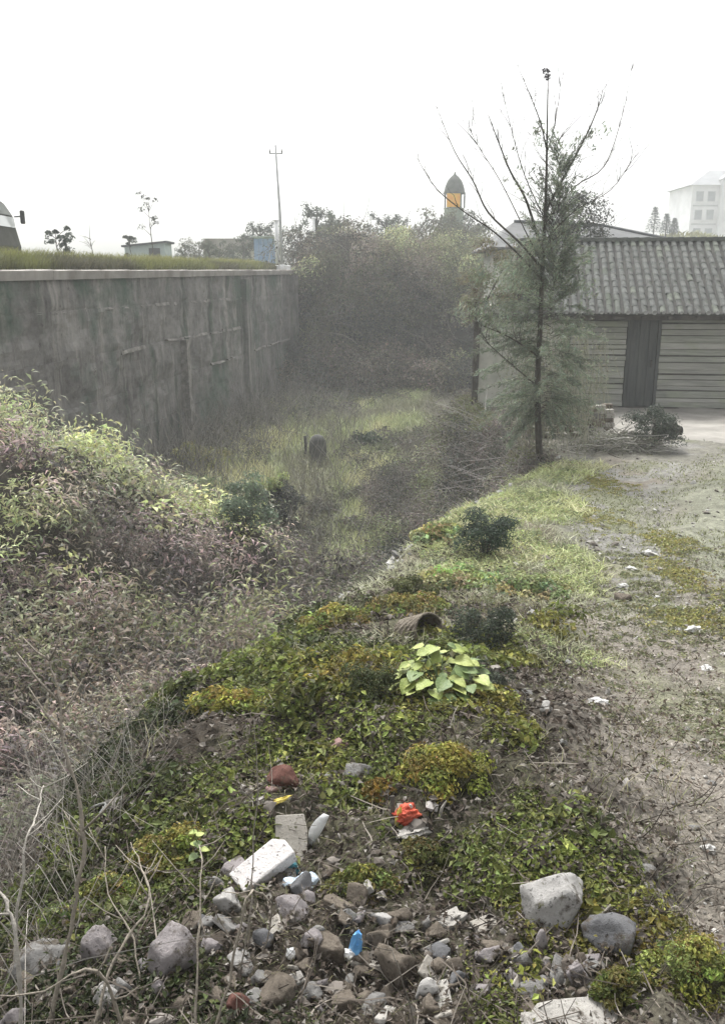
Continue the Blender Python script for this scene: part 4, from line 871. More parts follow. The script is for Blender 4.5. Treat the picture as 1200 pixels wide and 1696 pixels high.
X, Y = fan(3600, 1.6, 15, 3, 40); k = (X-E(Y) > .4) & (X > .5) & (fbm(X*1.3, Y*1.3, 305) > .38); X, Y = X[k], Y[k]; n = len(X); rr = np.hypot(X, Y)
stuff('gravel', [rubble(n, X, Y, np.clip(.0022*rr, .004, .018)*RNG.lognormal(0, .4, n), lerp_cols([(.15, .135, .115), (.20, .185, .165), (.27, .26, .24), (.42, .41, .385)], RNG.random(n)**1.3))], M['pebble'], 'fine gravel and clods scattered on the path', 'gravel')
# crumbled edge of the ridge
n = 520; Y = RNG.uniform(5.6, 14.2, n); X = E(Y)+RNG.normal(size=n)*.09-.02
stuff('ridge_rubble', [rubble(n, X, Y, np.clip(.0035*Y, .02, .05)*RNG.lognormal(0, .35, n), lerp_cols([(.15, .145, .14), (.24, .235, .23), (.36, .35, .34)], RNG.random(n)))], M['pebble'], 'grey stones crumbling along the ridge above the ravine', 'rubble')

# ---- trees
def tree_meshes(seed, h, cr, ch, nl, leaf, tone, cz=.62, open_=.0):
    r = np.random.default_rng(seed)
    mb = MB(); mb.tube([(0, 0, -.3), (.03*h, 0, h*.3), (-.02*h, .02*h, h*.6), (0, 0, h*.9)], [.035*h, .027*h, .018*h, .006*h], 7)
    nb = 11; tips = []
    for k in range(nb):
        a = k*2.4+r.uniform(-.3, .3); z0 = h*r.uniform(.3, .75); ln = cr*r.uniform(.6, 1.0); zt = z0+h*r.uniform(.08, .28)
        p = [(0, 0, z0), (ln*.5*math.cos(a), ln*.5*math.sin(a), (z0+zt)/2+.03*h), (ln*math.cos(a), ln*math.sin(a), zt)]; mb.tube(p, [.012*h, .009*h, .004*h], 5); tips += [p[1], p[2]]
    tips.append((0, 0, h*.88)); tips = np.array(tips)
    cen = np.concatenate([tips, tips[r.integers(0, len(tips), 10)]+r.normal(size=(10, 3))*cr*.22]); rad = r.uniform(.22, .42, len(cen))*cr
    cols = np.array(tone)[None]*r.uniform(.65, 1.3, (len(cen), 1))
    v, f, c = clump_leaves(cen, rad, int(nl/len(cen)), leaf, cols, flat=.85, jit=.7, rng=r, low=-.7, shell=(.2, 1.1))
    return mb.mesh('trunk', M['bark'], True), np_mesh('crown', v, f, M['leaf'], c)
def tree(name, label, loc, meshes, s=1, rz=0, group=None):
    t = thing(name, label, 'tree', loc, rz, group); t.scale = (s, s, s); new_obj('trunk', meshes[0], t); new_obj('crown', meshes[1], t); return t
protos = [tree_meshes(31, 3.6, 1.3, 2, 1500, .16, (.075, .09, .065)), tree_meshes(32, 4.2, 1.0, 3, 1400, .15, (.06, .08, .06)), tree_meshes(33, 3.0, 1.5, 2, 1500, .16, (.10, .105, .065))]
far_px = [(330, 400, 62, 2, .9), (365, 398, 60, 0, .75), (402, 388, 62, 0, .9), (430, 372, 63, 1, .95), (448, 375, 66, 0, 1.0), (498, 368, 60, 0, 1.05), (525, 345, 62, 1, 1.15), (548, 352, 60, 0, 1.1), (575, 362, 64, 2, 1.2), (612, 372, 60, 0, 1.0), (640, 358, 63, 1, 1.05), (668, 362, 62, 0, 1.0), (705, 372, 58, 2, 1.1), (790, 372, 66, 2, 1.3), (748, 352, 68, 2, 1.5), (770, 350, 70, 0, 1.4), (728, 360, 70, 0, 1.3)]
ph = [3.6, 4.0, 3.0]
for q, (px, py, Yd, kd, s) in enumerate(far_px):
    tp = at(px, py, Yd); zb = tp[2]-ph[kd]*s*.98
    tree('roadside_tree', 'hazy dark green tree in the row beyond the thicket', (tp[0], Yd, min(zb, 2.4)), protos[kd], s if zb <= 2.4 else (tp[2]-2.4)/(ph[kd]*.98), q*1.3, 'row of trees beyond the thicket')
rt = tree_meshes(41, 5.5, 1.05, 3, 5200, .10, (.075, .078, .062))
# round crowned tree behind the house
def round_tree():
    r = np.random.default_rng(77); b = at(955, 400, 28.5); zt_ = zpx(316, 28.5); t = thing('round_tree', 'round crowned grey green tree rising behind the tiled roof', 'tree', (b[0], 28.5, -1.3))
    MB().tube([(0, 0, -.1), (.05, 0, 1.6), (0, 0, 3.2), (.05, 0, 4.8)], [.14, .11, .08, .03], 8).build('trunk', M['bark'], t, True)
    cz_ = zt_+1.3-1.05; n = 46; d = unit(r.normal(size=(n, 3))); cen = d*np.array([.88, .8, .9])*r.uniform(.5, 1, (n, 1))+np.array([0, 0, cz_]); cen = np.concatenate([cen, np.array([[0, 0, cz_], [0, 0, cz_-1], [.3, 0, cz_-1.4], [-.4, 0, cz_-1.3]])])
    v, f, c = clump_leaves(cen, np.full(len(cen), .38), 110, .085, np.array([(.06, .064, .052)])*r.uniform(.7, 1.25, (len(cen), 1)), jit=.7, low=-.8, rng=r, shell=(.3, 1.1)); new_obj('crown', np_mesh('crown', v, f, M['leaf'], c), t)
round_tree()
# small pines on the yellow knoll
def pine(px, py, Yd, label, h):
    r = np.random.default_rng(int(px)); tp = at(px, py, Yd); zb = tp[2]-h; t = thing('pine_tree', label, 'tree', (tp[0], Yd, zb)); MB().tube([(0, 0, -1), (0, 0, h*.95)], [.09, .02], 6).build('trunk', M['bark'], t)
    P_ = []
    for k in range(9):
        z = h*(.3+.7*k/9); rr_ = h*.28*(1-k/9.5)+.08; n = 90; a = r.uniform(0, 6.28, n); q = rr_*np.sqrt(r.random(n)); pos = np.stack([q*np.cos(a), q*np.sin(a), z-q*.35+r.normal(size=n)*.06], 1); dn = np.stack([np.cos(a), np.sin(a), -.3+0*a], 1)
        v, f = leaf_geo(pos, np.array([0, 0, 1.])+r.normal(size=(n, 3))*.4, .26, .07, r, dn); P_.append((v, f, np.repeat(col_jit((.05, .075, .06), n, .3, .1, r), 4, 0)))
    v, f, c = join(P_); new_obj('crown', np_mesh('crown', v, f, M['leaf'], c), t)
pine(1085, 340, 92, 'small dark pine at the top of the pale green knoll', 3.2); pine(1104, 352, 93, 'smaller pine between the tall pine and the apartment block', 2.4); pine(1117, 360, 94, 'pine sapling close against the apartment block', 2.0)
n = 3500; X = 33+RNG.normal(size=n)*9; Y = 92+RNG.normal(size=n)*9
stuff('knoll_grass', [grass('g', X, Y, np.full(n, .5), lerp_cols([(.17, .18, .07), (.25, .24, .10)], RNG.random(n)), '', wdt=np.full(n, .2), lean=.6)], M['leaf'], 'yellowish grass on the knoll beside the apartment block', 'grass')
# saplings beyond the verge
def sapling(px, py_top, Yd, base_py, label, spread, tufts, seed, tone, rad=.03, leaf=.11):
    r = np.random.default_rng(seed); tp = at(px, py_top, Yd); zb = bankz(Yd)-.1; h = tp[2]-zb; b = at(px+6, base_py, Yd)
    t = thing('sapling', label, 'tree', (b[0], Yd, zb)); dx = tp[0]-b[0]
    MB().tube([(0, 0, -.1), (dx*.2+.03, 0, h*.35), (dx*.7-.03, 0, h*.7), (dx, 0, h)], [rad, rad*.8, rad*.55, rad*.25], 6).build('trunk', M['bark'], t, True)
    mb = MB(); tips = [np.array((dx, 0, h))]
    for k in range(9):
        u = r.uniform(.4, .92); p0 = np.array((dx*u, 0, h*u)); a = r.uniform(-1.2, 1.2); s = r.choice([-1, 1]); q = p0+np.array((s*spread*r.uniform(.4, 1), r.normal()*.2, h*r.uniform(.03, .22))); mb.tube([p0, (p0+q)/2+np.array((0, 0, .03)), q], [rad*.45, rad*.35, rad*.15], 5); tips.append(q)
    mb.build('branch', M['bark'], t, True)
    if tufts: 
        cen = np.array(tips); v, f, c = clump_leaves(cen, r.uniform(.09, .2, len(cen)), tufts, leaf, np.array([tone])*r.uniform(.7, 1.2, (len(cen), 1)), rng=r, jit=.8, low=-.7); new_obj('crown', np_mesh('crown', v, f, M['leaf'], c), t)
sapling(246, 330, 41, 405, 'spindly tall sapling with sparse leaf tufts behind the shed', .35, 26, 5, (.06, .07, .06))
sapling(92, 384, 30, 410, 'squat bushy sapling on the verge nearest the van', .42, 60, 6, (.07, .09, .075))
sapling(148, 372, 30, 414, 'bare forked sapling without leaves on the verge', .30, 0, 8, (.1, .1, .1), .018)
sapling(214, 396, 43, 410, 'tiny leafy sapling touching the low end of the shed', .25, 40, 9, (.07, .085, .07))
for px, py, Yd, lb_ in ((305, 402, 50, 'low rounded bush between the shed and the poles'), (345, 396, 52, 'upright bush just beyond the shed end')): tp = at(px, py, Yd); tree('bush', lb_, (tp[0], Yd, tp[2]-1.5), protos[0], .42, px)

# ---- the bare tree on the edge of the ravine
TY = 14.0; tb_ = at(893, 757, TY); tzb = float(H(tb_[0], TY))
bt = thing('bare_tree', 'half bare tree hung with creeper at the edge of the ravine', 'tree', (tb_[0], TY, tzb-.05))
T0 = np.array([tb_[0], TY, tzb-.05])
def tp_(pts, dy0=0, dy1=0):
    out = []; n = len(pts)
    for i, (a, b_) in enumerate(pts): p = at(a, b_, TY+dy0+(dy1-dy0)*i/max(1, n-1)); out.append(p-T0)
    return out
def smooth_path(p, m=4):
    p = np.array(p); n = len(p); o = []
    for i in range(n-1):
        p0, p1, p2, p3 = p[max(i-1, 0)], p[i], p[i+1], p[min(i+2, n-1)]
        for k in range(m):
            t = k/m; o.append(.5*((2*p1)+(-p0+p2)*t+(2*p0-5*p1+4*p2-p3)*t*t+(-p0+3*p1-3*p2+p3)*t**3))
    o.append(p[-1]); return np.array(o)
def limb(pts, r0, r1, name, d0=0, d1=0, n=6):
    q = smooth_path(tp_(pts, d0, d1)); MB().tube(q, list(np.linspace(r0, r1, len(q))), n).build(name, M['bark'], bt, True); return q
limb([(893, 765), (889, 650), (893, 560), (897, 450), (903, 330), (905, 240), (907, 118)], .058, .006, 'trunk', n=9)
LIMBS = [([(897, 420), (872, 335), (845, 285), (826, 238), (808, 190)], .024, .006, .2, .5), ([(893, 440), (858, 400), (808, 352), (783, 300), (752, 250), (724, 180)], .020, .004, -.2, -.5), ([(893, 460), (862, 425), (815, 382), (770, 352), (722, 312), (688, 258)], .018, .004, -.1, .3),
         ([(903, 350), (935, 290), (962, 240), (985, 190), (997, 152)], .022, .005, 0, .4), ([(903, 370), (950, 310), (1000, 275), (1030, 190), (1044, 118)], .012, .003, .2, .6), ([(905, 250), (895, 205), (880, 165), (857, 110)], .013, .004, 0, -.3), ([(906, 250), (918, 205), (930, 130)], .009, .003, 0, .3),
         ([(900, 360), (868, 290), (845, 210), (832, 150)], .010, .003, .2, -.2), ([(890, 590), (862, 570), (838, 556), (800, 540)], .018, .006, 0, -.5), ([(890, 640), (860, 615), (822, 582), (800, 562)], .015, .005, .1, -.6), ([(893, 430), (868, 380), (828, 300), (790, 240), (775, 205)], .010, .003, 0, -.8), ([(900, 400), (950, 350), (1010, 315), (1050, 260)], .009, .003, 0, -.4)]
lp = []
for pts, r0, r1, d0, d1 in LIMBS: lp.append(limb(pts, r0, r1, 'branch', d0, d1))
# fine twigs springing up from the branches
r = np.random.default_rng(99); B = []; D = []; Ln = []
for q in lp:
    for k in range(13):
        i = r.integers(len(q)//3, len(q)); t = q[min(i+1, len(q)-1)]-q[max(i-1, 0)]; t = t/np.linalg.norm(t); B.append(q[i]); D.append(t+np.array([r.normal()*.45, r.normal()*.45, .35+r.random()*.3])); Ln.append(r.uniform(.15, .75))
for k in range(90): z = r.uniform(2.9, 5.1); s = r.choice([-1, 1]); B.append(np.array([.03, 0, z])); D.append(np.array([s*r.uniform(.3, 1), r.normal()*.5, r.uniform(.5, 1.4)])); Ln.append(r.uniform(.4, 1.3))
pth = twig_paths(np.array(B), np.array(Ln), np.array(D), .18, 5, r); nT = len(pth); v, f = tubes_geo(pth, np.linspace(1, .35, 5)[None]*r.uniform(.0035, .0065, nT)[:, None]); new_obj('twigs', np_mesh('twigs', v, f, M['twig'], np.repeat(col_jit((.075, .068, .06), nT), 15, 0)), bt)['kind'] = 'stuff'
# creeper foliage: drooping sprays
def blob(px, py, rpx, dy=0, rz=1.0): p = at(px, py, TY+dy)-T0; return p, rpx*TY/F
CR = [(905, 300, 22, 0), (902, 340, 30, .1), (898, 385, 36, -.1), (905, 425, 42, 0), (880, 455, 50, -.2), (930, 440, 36, .2), (850, 480, 50, -.3), (910, 500, 55, 0), (815, 500, 46, -.3), (785, 505, 32, -.4), (835, 530, 38, -.4), (880, 540, 42, .1), (930, 545, 42, .2), (905, 590, 36, .1), (940, 590, 28, .2), (940, 490, 32, .2), (830, 450, 34, -.2), (800, 470, 30, -.3), (870, 410, 34, 0), (925, 375, 26, .1),
      (905, 275, 20, 0), (890, 300, 20, .1), (930, 265, 18, .1), (945, 245, 16, .2), (965, 232, 16, .2), (870, 320, 22, .1), (850, 290, 14, .2), (838, 262, 10, .3), (890, 208, 10, 0), (893, 222, 12, 0), (905, 250, 12, 0), (850, 250, 12, .3), (860, 275, 14, .2), (875, 300, 16, .1), (955, 240, 14, .2), (975, 226, 14, .3), (985, 232, 16, .3), (968, 222, 20, .3), (955, 232, 22, .2), (978, 240, 14, .3), (980, 225, 22, .3), (940, 255, 20, .1), (888, 212, 22, 0), (893, 232, 22, 0), (925, 280, 16, 0)]
NS_ = 270; SB = []; SD = []; SL = []
for k in range(NS_):
    h = .95+3.9*r.random()**1.35; az = r.uniform(0, 2*np.pi); reach = np.interp(h, [.9, 1.4, 2.2, 3.0, 3.8, 4.9], [.55, 1.0, 1.15, .75, .6, .3])*r.uniform(.45, 1.1)
    sx_ = np.cos(az); reach *= 1.15 if sx_ < 0 else .85
    SB.append(np.array([.02+.02*h, 0, h])); SD.append(np.array([sx_, np.sin(az)*.8, np.interp(h, [.9, 2, 3.5, 5], [-.15, .25, .9, 1.5])+r.normal()*.25])); SL.append(reach)
sp_ = twig_paths(np.array(SB), np.array(SL), np.array(SD), .12, 6, r); sp_[:, :, 2] -= (np.linspace(0, 1, 6)**2)[None]*np.array(SL)[:, None]*np.where(np.array(SB)[:, 2] < 2.6, .35, .0)[:, None]
v, f = tubes_geo(sp_, np.linspace(1, .3, 6)[None]*r.uniform(.003, .006, NS_)[:, None]); new_obj('spray_twigs', np_mesh('spray_twigs', v, f, M['twig'], np.repeat(col_jit((.10, .095, .08), NS_), 18, 0)), bt)['kind'] = 'stuff'
per = np.clip(120*np.array(SL)/.8, 30, 160).astype(int); per = np.where(np.array(SB)[:, 2] > 3.4, per*.5, per).astype(int); idx = np.repeat(np.arange(NS_), per); n = len(idx); u_ = (.15+.85*r.random(n)**.8)*4.999; i0 = u_.astype(int); fr2 = (u_-i0)[:, None]
pos = sp_[idx, i0]*(1-fr2)+sp_[idx, i0+1]*fr2; tng = unit(sp_[idx, i0+1]-sp_[idx, i0]); nd = tng+r.normal(size=(n, 3))*.45; nd[:, 2] -= .25
Ln_ = r.uniform(.05, .12, n); pos = pos+unit(nd)*Ln_[:, None]*.45+r.normal(size=(n, 3))*.015
v, f = leaf_geo(pos, r.normal(size=(n, 3)), Ln_, r.uniform(.010, .020, n), r, nd); tone_ = np.array([(.235, .27, .20)])*r.uniform(.55, 1.35, (NS_, 1)); P_ = [(v, f, np.repeat(col_jit(tone_[idx], n, .3, .1, r), 4, 0))]
cen = []; rad = []
for a_, b_, rr_, dy in CR:
    p, q = blob(a_, b_, rr_*.8, dy)
    for k in range(3 if rr_ > 20 else 1): cen.append(p+r.normal(size=3)*q*.55); rad.append(q*r.uniform(.4, .75))
cen = np.array(cen); rad = np.array(rad); per = np.clip((rad/.3)**2*150, 14, 190).astype(int); idx = np.repeat(np.arange(len(cen)), per); n = len(idx)
d = unit(r.normal(size=(n, 3))); pos = cen[idx]+d*(r.random(n)**.5)[:, None]*rad[idx][:, None]
dn = np.stack([-np.abs(r.normal(size=n))*.6, r.normal(size=n)*.4, -np.abs(r.normal(size=n))-.4], 1)
v, f = leaf_geo(pos, d+r.normal(size=(n, 3))*.6, r.uniform(.05, .11, n), r.uniform(.012, .024, n), r, dn)
cc = np.array([(.22, .255, .185)])*r.uniform(.55, 1.4, (len(cen), 1)); P_.append((v, f, np.repeat(col_jit(cc[idx], n, .3, .12, r), 4, 0)))
v, f, c = join(P_); new_obj('crown', np_mesh('crown', v, f, M['leaf'], c), bt)
# seed clusters at the very top
for (a_, b_) in ((906, 128), (903, 118)):
    p = at(a_, b_, TY)-T0; v, f, c = clump_leaves(np.array([p]), np.array([.05]), 40, .05, np.array([(.035, .03, .04)]), rng=r, jit=.9, low=-1); new_obj('seed_cluster', np_mesh('seed_cluster', v, f, M['leaf'], c), bt)
# dry straw curtain below the creeper
n = 520; X = tb_[0]+r.uniform(-.25, 1.15, n); Y = TY+r.uniform(.2, 2.2, n); zt_ = r.uniform(-.5, 1.0, n)
pth = twig_paths(np.stack([X, Y, zt_], 1), np.minimum(r.uniform(.4, 1.3, n), zt_-H(X, Y)+.05), np.stack([r.normal(size=n)*.18, r.normal(size=n)*.18, -np.ones(n)], 1), .12, 4, r)
v, f = tubes_geo(pth, np.linspace(.7, 1, 4)[None]*r.uniform(.0025, .0055, n)[:, None]); cst = lerp_cols([(.17, .175, .135), (.29, .285, .22), (.42, .41, .33)], r.random(n)); tag(new_obj('dry_vines', np_mesh('dry_vines', v, f, M['twig'], np.repeat(cst, 12, 0))), 'curtain of dry straw coloured vines hanging below the tree', 'vines', kind='stuff')
n = 4200; i = r.integers(0, len(pth), n); j = r.integers(0, 4, n); pos = pth[i, j]+r.normal(size=(n, 3))*.05
v, f = leaf_geo(pos, r.normal(size=(n, 3)), r.uniform(.03, .08, n), r.uniform(.01, .03, n), r); tag(new_obj('dry_vine_leaves', np_mesh('dry_vine_leaves', v, f, M['leaf'], np.repeat(col_jit((.24, .25, .18), n, .45, .1, r), 4, 0))), 'withered leaves on the dry vines below the tree', 'leaves', kind='stuff')

r = np.random.default_rng(123); hb = np.array([2.75, 21.0]); n = 46; uu = r.uniform(-.35, 1.35, n); cen = np.stack([hb[0]+uu*.99, hb[1]-.14*uu+r.uniform(-.05, .5, n), r.uniform(.75, 2.5, n)], 1); rad = r.uniform(.2, .42, n)
cr = thing('creeper', 'brownish creeper swallowing the end of the farmhouse wall', 'creeper', (hb[0], hb[1], -1.2)); cen = cen-np.array([hb[0], hb[1], -1.2])
v, f, c = clump_leaves(cen, rad, 150, .07, lerp_cols([(.13, .11, .085), (.17, .16, .10), (.15, .18, .10)], r.random(n))*1.3, rng=r, jit=.6, low=-.7); new_obj('foliage', np_mesh('foliage', v, f, M['leaf'], c), cr)
MB().tube([(-.12, -.1, 0), (-.1, -.12, 1.2), (.1, -.12, 2.4), (.5, -.1, 3.2)], [.035, .03, .022, .01], 6).build('stem', M['bark'], cr, True)

# ================================================================== SINGLE THINGS ON THE GROUND
def stone(px, py, wpx, hpx, mat, label, seed, name='stone', cat='stone', group=None, rz=None, planes=15, rough=.07, sink=.42, lo=.42, hi=.8, flat=None):
    p, dp = ground_at(px, py+hpx*.42); s = dp/F; r = random.Random(seed)
    v, f = rock_verts(seed, planes, rough, lo, hi, ICO2 if wpx < 36 else ICO3); ext = (v.max(0)-v.min(0))/2; v = v/ext
    hx = wpx*s/2; hz = hpx*s*.5*(flat or .9); v = v*np.array([hx, hx*r.uniform(.75, 1.0), hz]); c0 = v.copy()
    loc = (p[0], p[1]+hx*.4, p[2]+hz*(1-2*sink*.6))
    o = new_obj(name, np_mesh(name, v, f, M[mat], None, True), None, loc); o.rotation_euler = (0, 0, r.uniform(-.25, .25) if rz is None else rz)
    return tag(o, label, cat, group)
stone(915, 1482, 114, 104, 'stone_pale', 'largest pale grey boulder, rounded on top, beside a mossy tuft', 501, 'boulder', 'boulder', planes=16, lo=.55, hi=.85)
stone(1018, 1545, 88, 66, 'stone_dark', 'dark grey angular stone next to the largest boulder', 502, planes=14)
stone(275, 1568, 84, 104, 'stone_mauve', 'long pale grey slab of stone leaning on the slope below moss', 503, rz=.5)
stone(163, 1565, 66, 80, 'stone_mauve', 'mauve grey pointed stone behind bare stalks', 504)
stone(62, 1595, 124, 74, 'stone_grey', 'wide grey stone with pale top at the lower corner of the slope', 505, planes=14)
stone(175, 1650, 50, 46, 'stone_pale', 'small beige stone below the mauve grey stone', 506)
stone(885, 1636, 66, 46, 'stone_grey', 'flat grey stone below the largest boulder', 507, flat=.6)
stone(640, 1522, 38, 46, 'stone_pale', 'small pale upright stone above the brown lump', 508)
stone(655, 1592, 76, 104, 'stone_brown', 'large rough brownish lump near the blue wrapper', 509, rough=.12)
stone(705, 1638, 40, 52, 'stone_pale', 'smooth pale flat stone beside the rough brown lump', 510, planes=12)
stone(467, 1284, 56, 52, 'clay_red', 'rounded dark red clay lump above the beige tile', 511, 'clay_lump', 'clay lump', planes=10, lo=.65, hi=.9, rough=.06)
stone(452, 1308, 30, 12, 'stone_pink', 'thin pinkish shard under the red clay lump', 512, 'shard', 'shard')
stone(560, 1234, 40, 42, 'stone_pink', 'pink broken stone high on the mossy mound', 513)
stone(590, 1278, 52, 42, 'stone_grey', 'grey stone just below the pink one', 514)
stone(548, 1284, 26, 20, 'stone_grey', 'little grey stone between clay lump and grey stone', 515)
stone(392, 1440, 52, 44, 'stone_mauve', 'grey stone lying against the end of the white block', 516)
stone(378, 1490, 46, 60, 'stone_pale', 'beige upright stone below the white block', 517)
stone(540, 1572, 56, 54, 'stone_brown', 'brown grey stone midway between slab and rough lump', 518, rough=.09)
stone(482, 1508, 60, 34, 'stone_mauve', 'low dusty stone below the pale blue plastic', 519)
stone(398, 1590, 50, 34, 'stone_pale', 'beige stone with a long face amid arching twigs', 520)
stone(335, 1612, 40, 16, 'stone_pale', 'narrow pale shard downhill from the grey slab', 521, 'shard', 'shard')
stone(262, 1636, 36, 24, 'stone_mauve', 'small mauve stone at the foot of the grey slab', 522)
stone(455, 1650, 74, 60, 'stone_brown', 'rounded brown stone at the very front of the mound', 523, rough=.08)
stone(400, 1662, 44, 50, 'clay_red', 'reddish stone beside the rounded brown one at the front', 524)
stone(565, 1660, 46, 40, 'stone_brown', 'muddy stone in the dark hollow under the blue wrapper', 525)
stone(745, 1690, 60, 30, 'stone_brown', 'brown stone cut by the lower edge of the picture', 526)
stone(905, 1168, 28, 24, 'stone_pale', 'pale yellowish stone on bare soil beside the path', 527)
stone(860, 1152, 54, 16, 'stone_grey', 'flat grey stone beside the dark green sprawl on the mound', 528, flat=.6)
stone(1075, 1440, 32, 24, 'stone_grey', 'square grey stone on the soil above the big moss cushion', 529)
stone(1030, 990, 28, 20, 'stone_brown', 'brown stone casting shade in the middle of the path', 530)
stone(545, 982, 24, 18, 'stone_pale', 'pale stone on the tip of the ridge over the ravine', 531); stone(430, 1002, 22, 16, 'stone_pale', 'pale stone among dead leaves below the ridge tip', 532)
# rubble shards below the boulder
for i, (px, py, w_, h_) in enumerate(((900, 1556, 22, 54), (870, 1592, 34, 40), (935, 1572, 60, 24), (955, 1612, 40, 44), (925, 1620, 16, 60), (905, 1608, 26, 36), (850, 1618, 40, 34), (985, 1600, 40, 26), (965, 1640, 26, 30), (940, 1532, 50, 18))):
    stone(px, py, w_, h_, ('stone_mauve', 'stone_grey', 'stone_brown')[i % 3], 'broken shard in the rubble heap under the largest boulder', 600+i, 'shard', 'shard', 'shards under the largest boulder', planes=12, lo=.3, hi=.7)
for i, (px, py, w_, h_) in enumerate(((425, 1420, 34, 26), (510, 1490, 30, 26), (355, 1460, 30, 40), (560, 1500, 30, 24), (600, 1610, 34, 30), (350, 1570, 34, 30), (430, 1620, 40, 34), (300, 1660, 40, 30), (505, 1600, 40, 40), (240, 1600, 26, 30), (620, 1660, 50, 30), (690, 1560, 26, 26), (750, 1600, 34, 30), (800, 1640, 36, 28), (515, 1650, 40, 34), (360, 1655, 40, 36), (120, 1640, 36, 30), (780, 1560, 26, 20))):
    stone(px, py, w_, h_, ('stone_brown', 'stone_mauve', 'stone_grey', 'stone_brown')[i % 4], 'fist sized dull stone in the rubble at the front of the mound', 640+i, 'stone', 'stone', 'fist sized stones in the rubble', rough=.08)
rs = random.Random(33)
for i in range(70):                      # angular chunks packed into the front of the heap
    px = rs.uniform(20, 1000); py = rs.uniform(1500+30*abs(px-560)/500, 1700)
    if rs.random() < .25: px, py = rs.uniform(340, 720), rs.uniform(1400, 1540)
    if 835 < px < 985 and py < 1570: continue
    w_ = rs.uniform(18, 46); stone(px, py, w_, w_*rs.uniform(.45, 1.1), ('stone_brown', 'stone_mauve', 'stone_brown', 'stone_brown', 'stone_grey', 'stone_dark')[rs.randrange(6)], 'fist sized dull stone in the rubble at the front of the mound', 720+i, 'stone', 'stone', 'fist sized stones in the rubble', rough=.09, planes=11, lo=.25, hi=.75, sink=.35, rz=rs.uniform(-2, 2))
for i, (px, py, w_, h_) in enumerate(((1000, 1420, 20, 14), (1120, 1330, 18, 12), (1060, 1250, 16, 12), (1140, 1210, 20, 12), (960, 1300, 18, 12), (1180, 1300, 20, 12), (1020, 1180, 16, 10), (930, 1230, 16, 12), (1110, 1400, 22, 14), (1150, 1370, 18, 12))):
    stone(px, py, w_, h_, ('stone_brown', 'stone_grey')[i % 2], 'small stone lying on the bare brown soil beside the path', 680+i, 'stone', 'stone', 'small stones on the brown soil')
# concrete slab corner
sp_, sdp = ground_at(960, 1684)
def slab():
    n = 26; out = []; r = random.Random(4)
    for k in range(n): a = 2*math.pi*k/n; q = 1+r.uniform(-.1, .06); out.append((.27*math.copysign(abs(math.cos(a))**.6, math.cos(a))*q, .17*math.copysign(abs(math.sin(a))**.6, math.sin(a))*q))
    v = [(x, y, -.09) for x, y in out]+[(x*1.0, y*1.0, .035+r.uniform(-.006, .006)) for x, y in out]+[(x*.93, y*.92, .05+r.uniform(-.004, .004)) for x, y in out]
    f = [tuple(range(n-1, -1, -1)), tuple(range(2*n, 3*n))]+[(a+k, a+(k+1) % n, a+n+(k+1) % n, a+n+k) for a in (0, n) for k in range(n)]
    o = MB().add(v, f).build('concrete_slab', M['concrete_pale']); o.scale = (.62, .7, 1); o.location = (sp_[0]+.0, sp_[1]-.09, sp_[2]-.025); o.rotation_euler = (.12, .03, .1); tag(o, 'pale flat concrete slab at the near edge of the mound', 'slab')
slab()
def laid(px, py, mb, name, mat, label, cat, rot, up=.02, bevel=.006, smooth=False, group=None):
    p, dp = ground_at(px, py); o = mb.build(name, M[mat], None, smooth, bevel); o.location = (p[0], p[1], p[2]+up); o.rotation_euler = rot; return tag(o, label, cat, group)
_, d1 = ground_at(437, 1450); u = d1/F
def chipped(w_, d_, h_, seed, chip=.25):
    r = random.Random(seed); pr = [(-w_/2, -d_/2), (w_/2*.98, -d_/2*1.03), (w_/2, d_/2*.3), (w_/2*(1-chip), d_/2), (-w_/2*1.02, d_/2*.95)]
    n = len(pr); v = [(x, y, 0) for x, y in pr]+[(x+r.uniform(-.004, .004), y, h_+r.uniform(-.003, .003)) for x, y in pr]
    return MB().add(v, [tuple(range(n-1, -1, -1)), tuple(range(n, 2*n))]+[(k, (k+1) % n, n+(k+1) % n, n+k) for k in range(n)])
for i in range(34):                      # flat broken slabs lying at all angles
    px = rs.uniform(330, 1000); py = rs.uniform(1440, 1690)
    if (840 < px < 985 and py < 1560) or (380 < px < 540 and py < 1490): continue
    p_, d_ = ground_at(px, py); u_ = d_/F; o = chipped(rs.uniform(26, 60)*u_, rs.uniform(18, 40)*u_, rs.uniform(5, 12)*u_, 90+i, rs.uniform(.1, .6)).build('stone_shard', M[('stone_mauve', 'stone_grey', 'stone_brown', 'beige_tile', 'concrete_pale')[rs.randrange(5)]], None, False, .003); o.location = (p_[0], p_[1], p_[2]+.004); o.rotation_euler = (rs.gauss(.25, .35), rs.gauss(0, .4), rs.uniform(0, 6.28)); tag(o, 'flat broken piece of slab in the rubble at the front of the mound', 'shard', 'flat broken slab pieces')
laid(440, 1458, chipped(.185, .085, .05, 3), 'broken_block', 'white_block', 'white broken block lying slantwise among the rubble', 'block', (.25, -.35, .62), .035)
laid(482, 1402, chipped(.10, .145, .016, 5, .1), 'tile', 'beige_tile', 'beige square tile propped above the white block', 'tile', (.75, .05, .12), .03, .003)
def shard():
    n = 9; v = []; f = []
    for k in range(n):
        t = k/(n-1); a = -.3+1.2*t; wd_ = .035*math.sin(math.pi*(.15+.8*(1-t)))+.004; x = .03*t*t; z = .135*t
        for s in (-1, 1):
            for q in (0, .004): v.append((x+s*wd_*.5, -.02*math.sin(a)+q+abs(s)*0.0, z))
    for k in range(n-1):
        b = 4*k; f += [(b, b+2, b+6, b+4), (b+3, b+1, b+5, b+7), (b+1, b, b+4, b+5), (b+2, b+3, b+7, b+6)]
    f += [(0, 1, 3, 2), (4*n-4, 4*n-2, 4*n-1, 4*n-3)]; return MB().add(v, f)
